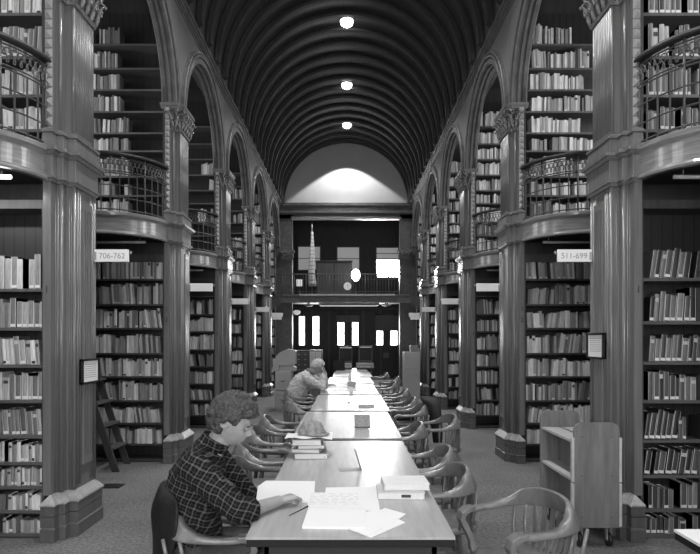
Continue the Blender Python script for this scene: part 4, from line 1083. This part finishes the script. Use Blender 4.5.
# ---------------------------------------------------------------- people
def head_geo(mb, C, fw, up, sc=1.0):
    fw = fw.normalized(); lf = up.cross(fw).normalized(); up = fw.cross(lf).normalized()
    Rm = Matrix((fw, lf, up)).transposed()
    def G(d, c, sg): 
        c = Vector(c).normalized(); return math.exp(-((d - c).length_squared) / (2 * sg * sg))
    nu, nv = 64, 48; rg = []
    for i in range(nv + 1):
        ph = -PI / 2 + PI * (i + .01) / (nv + .02); q = []
        for j in range(nu):
            th = 2 * PI * j / nu; d = Vector((math.cos(ph) * math.cos(th), math.cos(ph) * math.sin(th), math.sin(ph)))
            x, y, z = .094 * d.x, .074 * d.y, .115 * d.z
            if d.z < 0:
                k = -d.z; y *= 1 - .26 * k ** 1.5
                if d.x < 0: x *= 1 - .45 * k
                else: x += .018 * k * d.x
            else: 
                if d.x < 0: x *= 1.06
            m_ = 0
            m_ += .024 * G(d, (1, 0, -.16), .085) + .014 * G(d, (1, 0, -.02), .08) + .007 * G(d, (1, 0, .12), .09)
            m_ += .006 * (G(d, (1, .14, -.22), .06) + G(d, (1, -.14, -.22), .06))
            m_ -= .012 * (G(d, (1, .36, .07), .11) + G(d, (1, -.36, .07), .11))
            m_ += .005 * (G(d, (1, .30, .27), .12) + G(d, (1, -.30, .27), .12))
            m_ += .005 * (G(d, (1, .6, -.22), .2) + G(d, (1, -.6, -.22), .2))
            m_ += .007 * (G(d, (1, 0, -.50), .07) + G(d, (1, .1, -.5), .07) + G(d, (1, -.1, -.5), .07)) * .7 - .006 * G(d, (1, 0, -.565), .035)
            m_ += .006 * G(d, (1, 0, -.64), .07) + .010 * G(d, (.9, 0, -1.0), .14)
            p = Vector((x, y, z)) + Vector((1, 0, 0)) * m_
            q.append(C + Rm @ (p * sc))
        rg.append(q)
    mb.rings(rg)
    def P(x, y, z): return C + Rm @ (Vector((x, y, z)) * sc)
    for s in (-1, 1):
        mb.tube([P(-.004 + .0 * k + .020 * math.cos(a) - .004, s * (.076 + .010 * (1 if 1 < k < 7 else .4)), .004 + .031 * math.sin(a)) for k, a in enumerate([.9 + k * .62 for k in range(9)])], .0065, 8)
        mb.ball(P(-.004, s * .072, 0), .017, 10, 0, (1, .6, 1.4), Rm)
    return P, Rm
def hand_geo(mb, W, d, n, thumb, curl=1.0, sc=1.0):
    d = d.normalized(); n = (n - d * n.dot(d)).normalized(); t = d.cross(n).normalized()
    if t.dot(thumb) < 0: t = -t
    rg = []
    for q, w_, h_ in ((-.01, .026, .019), (.015, .030, .018), (.04, .038, .017), (.07, .041, .016), (.088, .039, .013)):
        c = W + d * q * sc; rg.append([c + t * (w_ * sc * math.cos(a)) + n * (h_ * sc * math.sin(a)) for a in [2 * PI * j / 14 for j in range(14)]])
    mb.rings(rg)
    for i, L in enumerate((.88, 1.0, .94, .75)):
        k = W + d * .082 * sc + t * (.029 - .0195 * i) * sc + n * .003
        pts = [k - d * .015]; ang = 0; dirs = d
        p = k; pts.append(p.copy())
        for l_, a_ in ((.043, .55), (.027, 1.15), (.021, .7)):
            ang += a_ * curl; v = d * math.cos(ang) - n * math.sin(ang); p = p + v * l_ * L * sc; pts.append(p.copy())
        mb.tube(pts, [r * sc for r in (.0095, .0098, .0088, .0080, .0066)], 8)
        for q in pts[1:]: mb.ball(q, .0088 * sc, 8)
    b0 = W + d * .018 * sc + t * .026 * sc - n * .004; p1 = b0 + (d * .6 + t * .6 - n * .35).normalized() * .040 * sc; p2 = p1 + (d * .9 - t * .1 - n * .35 * curl).normalized() * .032 * sc; p3 = p2 + (d * .8 - t * .45 * curl - n * .2).normalized() * .024 * sc
    mb.tube([b0, p1, p2, p3], [.015 * sc, .0115 * sc, .010 * sc, .0075 * sc], 8)
    for q in (p1, p2, p3): mb.ball(q, .0095 * sc, 8)
def limb(mb, pts, rs, n=14):
    # refine the path so the joint bends softly and the limb tapers
    P = [Vector(p) for p in pts]; out = []; ro = []
    for i in range(len(P) - 1):
        for k in range(6):
            q = k / 6; out.append(P[i].lerp(P[i + 1], q)); ro.append(rs[i] + (rs[i + 1] - rs[i]) * q)
    out.append(P[-1]); ro.append(rs[-1])
    mb.tube(out, ro, n)
    for p, r in zip(P, rs): mb.ball(p, r * 1.0, 12)
def torso(mb, secs, n=28):
    rg = []
    for i, (c, ry, rx) in enumerate(secs):
        a, b_ = Vector(secs[max(i - 1, 0)][0]), Vector(secs[min(i + 1, len(secs) - 1)][0]); t = (b_ - a).normalized(); sd = Vector((0, 1, 0)); dp = sd.cross(t).normalized(); sd = t.cross(dp)
        rg.append([Vector(c) + sd * ry * math.copysign(abs(math.cos(q)) ** .85, math.cos(q)) + dp * rx * math.sin(q) for q in [2 * PI * j / n for j in range(n)]])
    mb.rings(rg)
def remesh(o, v, sm=4):
    r = o.modifiers.new('remesh', 'REMESH'); r.mode = 'VOXEL'; r.voxel_size = v; r.use_smooth_shade = True
    s = o.modifiers.new('smooth', 'SMOOTH'); s.factor = .5; s.iterations = sm
def wrinkle(o, st, size):
    t = bpy.data.textures.new('w', 'CLOUDS'); t.noise_scale = size; d = o.modifiers.new('wrinkles', 'DISPLACE'); d.texture = t; d.strength = st; d.mid_level = .5
V = Vector
def hair_blobs(mb, P, Rm, keep, n, r0, r1, lift, seed, sc=1.0):
    rn = random.Random(seed); k = 0
    while k < n:
        d = Vector((rn.gauss(0, 1), rn.gauss(0, 1), rn.gauss(0, 1))).normalized()
        if not keep(d, rn): continue
        p = P(.094 * d.x * (1.06 if d.x < 0 else 1) * lift, .074 * d.y * lift, .115 * d.z * lift if d.z > 0 else .100 * d.z)
        r = rn.uniform(r0, r1); mb.ball(p, r, 8, 0, (1, 1, 1)); k += 1

# ---- reader in the plaid shirt
root = empty('person', (-.84, 3.02, 0)); off = root.location
tag(root, 'person with curly hair in a dark plaid shirt writing at the nearest table', 'person')
HC = V((-.585, 2.99, 1.187)); fw = V((.90, -.10, -.44)); up = V((.44, 0, .90))
b = MB(); P, Rm = head_geo(b, HC, fw, up, 1.03)
limb(b, [(-.72, 3.02, .99), (-.665, 3.01, 1.07), (-.62, 3.0, 1.13)], [.062, .058, .060])
SP = [(V((-.79, 3.02, .46)), .17, .13), (V((-.80, 3.02, .56)), .175, .14), (V((-.795, 3.02, .68)), .165, .125), (V((-.785, 3.02, .80)), .175, .12), (V((-.765, 3.02, .90)), .19, .12), (V((-.735, 3.02, .98)), .175, .095), (V((-.715, 3.02, 1.03)), .10, .07)]
torso(b, SP)
arm_r = [(-.745, 2.845, .985), (-.485, 2.725, .80), (-.34, 2.945, .797)]
arm_l = [(-.725, 3.195, .985), (-.56, 3.30, .74), (-.48, 3.12, .61)]
limb(b, arm_r, [.050, .040, .027]); limb(b, arm_l, [.058, .042, .027])
d_ = V((.80, .60, .10)); hand_geo(b, V(arm_r[2]), d_, V((0, 0, 1)), V((-.6, .8, 0)), 1.0, 1.0)
hand_geo(b, V(arm_l[2]), V((.6, -.75, -.15)), V((0, 0, 1)), V((-.7, -.6, 0)), .45, 1.0)
for s in (-1, 1):
    limb(b, [(-.83, 3.02 + s * .10, .50), (-.40, 3.02 + s * .13, .515), (-.44, 3.02 + s * .13, .09)], [.085, .062, .042])
    limb(b, [(-.45, 3.02 + s * .13, .05), (-.28, 3.02 + s * .14, .035)], [.04, .033])
body = b.build('body', M['skin'], root, 0, off); remesh(body, .0045, 5)
b = MB(); SH = [(c, ry + .014, rx + .018) for c, ry, rx in SP]; SH[-1] = (V((-.705, 3.02, 1.055)), .090, .078); SH.append((V((-.678, 3.018, 1.085)), .070, .068)); torso(b, SH)
limb(b, [arm_r[0], (-.50, 2.735, .812), (-.455, 2.765, .806)], [.076, .064, .054]); limb(b, [arm_l[0], arm_l[1], (-.50, 3.17, .64)], [.076, .062, .046])
limb(b, [(-.745, 2.86, 1.0), (-.725, 3.0, 1.035), (-.725, 3.18, 1.0)], [.062, .062, .062])
sh = b.build('shirt', M['plaid'], root, 0, off); remesh(sh, .008, 5); wrinkle(sh, .022, .07); 
b = MB()     # rolled cuff and collar
cc = V((-.455, 2.765, .806)); dd = (V(arm_r[2]) - V((-.50, 2.735, .812))).normalized()
b.tube([cc - dd * .035, cc - dd * .03, cc + dd * .012, cc + dd * .02], [.050, .060, .059, .048], 20); b.build('rolled_cuff', M['plaid'], sh, 0, off)
b = MB(); rg = []
for z_, r_ in ((-.03, .078), (.0, .074), (.022, .076), (.022, .071), (.0, .067), (-.03, .070)):
    rg.append([V((-.672, 3.012, 1.082)) + V((.5, 0, .86)) * z_ + V((.86, 0, -.5)) * (r_ * math.cos(a)) + V((0, 1, 0)) * (r_ * math.sin(a)) for a in [2 * PI * j / 24 for j in range(24)]])
b.rings(rg, 0, False, True, True); b.build('collar', M['plaid'], sh, 0, off)
b = MB(); torso(b, [(V((-.79, 3.02, .455)), .185, .15), (V((-.79, 3.02, .50)), .195, .16), (V((-.80, 3.02, .60)), .185, .152)])
for s in (-1, 1): limb(b, [(-.83, 3.02 + s * .105, .515), (-.40, 3.02 + s * .135, .525), (-.44, 3.02 + s * .135, .10)], [.095, .076, .062])
tr = b.build('trousers', M['denim'], root, 0, off); remesh(tr, .01, 4)
for s in (-1, 1):
    b = MB(); yy = 3.02 + s * .14; b.rings([[(x, yy + w_ * math.cos(a), max(.0, z_ + h_ * math.sin(a))) for a in [2 * PI * j / 14 for j in range(14)]] for x, w_, z_, h_ in ((-.50, .02, .04, .03), (-.49, .036, .045, .045), (-.42, .04, .05, .06), (-.34, .045, .04, .045), (-.26, .046, .035, .035), (-.22, .03, .028, .025), (-.21, .01, .025, .015))]); b.build('shoe', M['black'], root, 0, off)
b = MB()
def keep1(d, rn):
    if d.x > .80: return False
    if d.z < -.62: return False
    if d.x > .35 and d.z < .52: return False
    if d.x > -.12 and abs(d.y) > .55 and d.z < .12: return False
    return True
hair_blobs(b, P, Rm, keep1, 420, .014, .024, 1.10, 3)
hair_blobs(b, P, Rm, lambda d, rn: keep1(d, rn) and d.z > .0, 160, .014, .022, 1.24, 9)
hr = b.build('hair', M['hair'], root, 0, off); remesh(hr, .005, 1); wrinkle(hr, .012, .014)
for s in (-1, 1):
    b = MB(); b.ball(P(.089, s * .031, .008), .0125, 10); e_ = b.build('eyelid', M['skin'], root, 0, off)
    b = MB(); b.tube([P(.097 - .002 * abs(k), s * .031 + .0045 * k, .001 - .0006 * k * k) for k in range(-3, 4)], .0012, 5); b.build('eyelash', M['hair'], root, 0, off)
    b = MB(); b.tube([P(.098 - .0024 * abs(k), s * .032 + .006 * k, .026 - .0008 * k * k) for k in range(-3, 4)], .0028, 6); b.build('eyebrow', M['hair'], root, 0, off)
b = MB(); b.tube([P(.1005 - .0009 * k * k, .0055 * k, -.066) for k in range(-4, 5)], .0018, 6); b.build('mouth', M['cover'], root, 0, off)
# pen
b = MB(); x, y = PX(289, 513.5, .775); x2, y2 = PX(308, 505.5, .79); b.tube([(0, 0, 0), (x2 - x, y2 - y, .022)], [.0022, .004], 8); p_ = b.build('pen', M['black']); p_.location = (x, y, T_ + .004); tag(p_, 'thin black pen under the writing hand', 'pen')

# ---- reader in the grey jumper
root = empty('person', (-.82, 9.75, 0)); off = root.location
tag(root, 'white haired person in a light grey jumper reading, head propped on hands', 'person')
HC = V((-.485, 9.72, 1.165)); fw = V((.80, -.05, -.60)); up = V((.6, 0, .8))
b = MB(); P, Rm = head_geo(b, HC, fw, up, 1.03)
limb(b, [(-.66, 9.75, .98), (-.60, 9.74, 1.06), (-.54, 9.73, 1.11)], [.08, .062, .06])
SP = [(V((-.86, 9.75, .46)), .18, .15), (V((-.87, 9.75, .57)), .19, .155), (V((-.85, 9.75, .70)), .19, .15), (V((-.79, 9.75, .83)), .20, .145), (V((-.72, 9.75, .93)), .21, .135), (V((-.66, 9.75, 1.0)), .18, .105), (V((-.63, 9.75, 1.04)), .10, .075)]
torso(b, SP)
ar = [(-.66, 9.55, .98), (-.40, 9.50, .815), (-.385, 9.60, 1.06)]; al = [(-.65, 9.95, .98), (-.38, 9.98, .815), (-.37, 9.84, 1.06)]
for a_, th in ((ar, V((0, 1, 0))), (al, V((0, -1, 0)))):
    limb(b, a_, [.06, .043, .028]); hand_geo(b, V(a_[2]), V((-.25, .25 * th.y, .9)), V((1, 0, .3)), th, .8)
for s in (-1, 1):
    limb(b, [(-.83, 9.75 + s * .10, .50), (-.40, 9.75 + s * .13, .515), (-.44, 9.75 + s * .13, .09)], [.085, .062, .042]); limb(b, [(-.45, 9.75 + s * .13, .05), (-.28, 9.75 + s * .14, .035)], [.04, .033])
body = b.build('body', M['skin'], root, 0, off); remesh(body, .0065, 4)
b = MB(); SH = [(c, ry + .016, rx + .018) for c, ry, rx in SP]; SH[-1] = (V((-.62, 9.75, 1.06)), .085, .075); torso(b, SH)
for a_ in (ar, al): limb(b, [a_[0], V(a_[1]) + V((0, 0, .02)), V(a_[1]).lerp(V(a_[2]), .86)], [.080, .066, .044])
limb(b, [(-.665, 9.57, 1.0), (-.65, 9.75, 1.04), (-.655, 9.93, 1.0)], [.065, .065, .065])
sh = b.build('jumper', M['knit'], root, 0, off); remesh(sh, .010, 4); wrinkle(sh, .045, .07)
b = MB(); rg = []
for z_, r_ in ((-.02, .082), (.01, .080), (.03, .080), (.03, .072), (.0, .070), (-.02, .074)): rg.append([V((-.60, 9.745, 1.075)) + V((.5, 0, .86)) * z_ + V((.86, 0, -.5)) * (r_ * math.cos(a)) + V((0, 1, 0)) * (r_ * math.sin(a)) for a in [2 * PI * j / 24 for j in range(24)]])
b.rings(rg, 0, False, True, True); b.build('shirt_collar', M['shade'], sh, 0, off)
b = MB(); b.rings([[V((-.865, 9.75, z_)) + V((rx * math.cos(a), ry * math.sin(a), 0)) for a in [2 * PI * j / 28 for j in range(28)]] for z_, rx, ry in ((.52, .165, .20), (.525, .185, .22), (.58, .188, .222), (.585, .165, .20))]); b.build('waistband', M['shade'], sh, 0, off)
b = MB(); torso(b, [(V((-.85, 9.75, .455)), .19, .16), (V((-.85, 9.75, .50)), .20, .17), (V((-.855, 9.75, .60)), .20, .168)])
for s in (-1, 1): limb(b, [(-.83, 9.75 + s * .105, .515), (-.40, 9.75 + s * .135, .525), (-.44, 9.75 + s * .135, .10)], [.095, .076, .062])
tr = b.build('trousers', M['denim'], root, 0, off); remesh(tr, .012, 4)
for s in (-1, 1):
    b = MB(); yy = 9.75 + s * .14; b.rings([[(x, yy + w_ * math.cos(a), max(.0, z_ + h_ * math.sin(a))) for a in [2 * PI * j / 14 for j in range(14)]] for x, w_, z_, h_ in ((-.50, .02, .04, .03), (-.49, .036, .045, .045), (-.42, .04, .05, .06), (-.34, .045, .04, .045), (-.26, .046, .035, .035), (-.22, .03, .028, .025), (-.21, .01, .025, .015))]); b.build('shoe', M['black'], root, 0, off)
b = MB(); hair_blobs(b, P, Rm, lambda d, rn: not (d.x > .7 or d.z < -.5 or (d.x > .3 and d.z < .55) or (d.x > -.1 and abs(d.y) > .55 and d.z < .15)), 300, .010, .016, 1.06, 5)
hr = b.build('hair', M['greyhair'], root, 0, off); remesh(hr, .006, 2)
for s in (-1, 1):
    b = MB(); b.ball(P(.089, s * .031, .008), .0125, 10); b.build('eyelid', M['skin'], root, 0, off)
    b = MB(); b.tube([P(.098 - .0024 * abs(k), s * .032 + .006 * k, .026 - .0008 * k * k) for k in range(-3, 4)], .003, 6); b.build('eyebrow', M['greyhair'], root, 0, off)

# ---------------------------------------------------------------- light
def area(name, loc, rot, sx, sy, e):
    l = bpy.data.lights.new(name, 'AREA'); l.shape = 'RECTANGLE'; l.size = sx; l.size_y = sy; l.energy = e
    o = bpy.data.objects.new(name, l); COL.objects.link(o); o.location = loc; o.rotation_euler = rot; return o
k = 11
for x0, x1 in ((-1.9, -.75), (-.55, .55), (.75, 1.9)):      # unseen windows added behind the camera for soft front light
    b = MB()
    for a in ((x0, x0 + .06, .9, 3.6), (x1 - .06, x1, .9, 3.6), (x0, x1, .9, .96), (x0, x1, 3.54, 3.6), (x0, x1, 2.2, 2.25)): b.box(a[0], a[1], YB - .12, YB - .04, a[2], a[3])
    o = struct(b.build('window_%d' % k, M['trim'])); k += 1
    b = MB(); b.box(x0 + .06, x1 - .06, YB - .10, YB - .09, .96, 3.54); b.build('pane', M['sky'], o)
    area('window_daylight', ((x0 + x1) / 2, YB + .02, 2.25), (PI / 2, 0, 0), x1 - x0 - .1, 2.6, 66)
for s in (-1, 1):  # unseen outer-wall windows, added to brighten galleries and upper shelves
    for n in range(1, 7):
        yc = PY[n] - 1.45; e = 85 if s > 0 else 55
        b = MB()
        for a in ((yc - .6, yc - .54, 3.5, 5.6), (yc + .54, yc + .6, 3.5, 5.6), (yc - .6, yc + .6, 3.5, 3.56), (yc - .6, yc + .6, 5.54, 5.6), (yc - .6, yc + .6, 4.5, 4.54)): b.box(X(s, 4.93), X(s, 5.0), a[0], a[1], a[2], a[3])
        o = struct(b.build('window_%d' % k, M['trim'])); k += 1
        b = MB(); b.box(X(s, 4.985), X(s, 4.995), yc - .54, yc + .54, 3.56, 5.54); b.build('pane', M['dim'], o)
        area('alcove_daylight', (X(s, 4.9), yc, 4.55), (0, s * PI / 2, 0), 2.0, 1.1, e)
area('sun_window_daylight', (.98, YV - .12, 4.35), (-PI / 2, 0, 0), .8, .7, 85)
area('far_window_daylight', (0, YV - .3, 2.0), (-PI / 2, 0, 0), 3.4, 1.0, 110)
l = bpy.data.lights.new('gallery_tube', 'AREA'); l.shape = 'RECTANGLE'; l.size = .9; l.size_y = .06; l.energy = 9
o = bpy.data.objects.new('gallery_tube', l); COL.objects.link(o); o.location = (X(-1, 2.95), PY[1] - .35, 2.80)
w = bpy.data.worlds.new('world'); w.use_nodes = True; w.node_tree.nodes['Background'].inputs[0].default_value = (.6, .6, .6, 1); w.node_tree.nodes['Background'].inputs[1].default_value = .08; SC.world = w
SC.view_settings.view_transform = 'Standard'; SC.view_settings.look = 'None'; SC.view_settings.gamma = 1; SC.view_settings.use_curve_mapping = False
SC.view_settings.exposure = 0.12
SC.cycles.use_denoising = True
SC.cycles.max_bounces = 6; SC.cycles.sample_clamp_indirect = 4
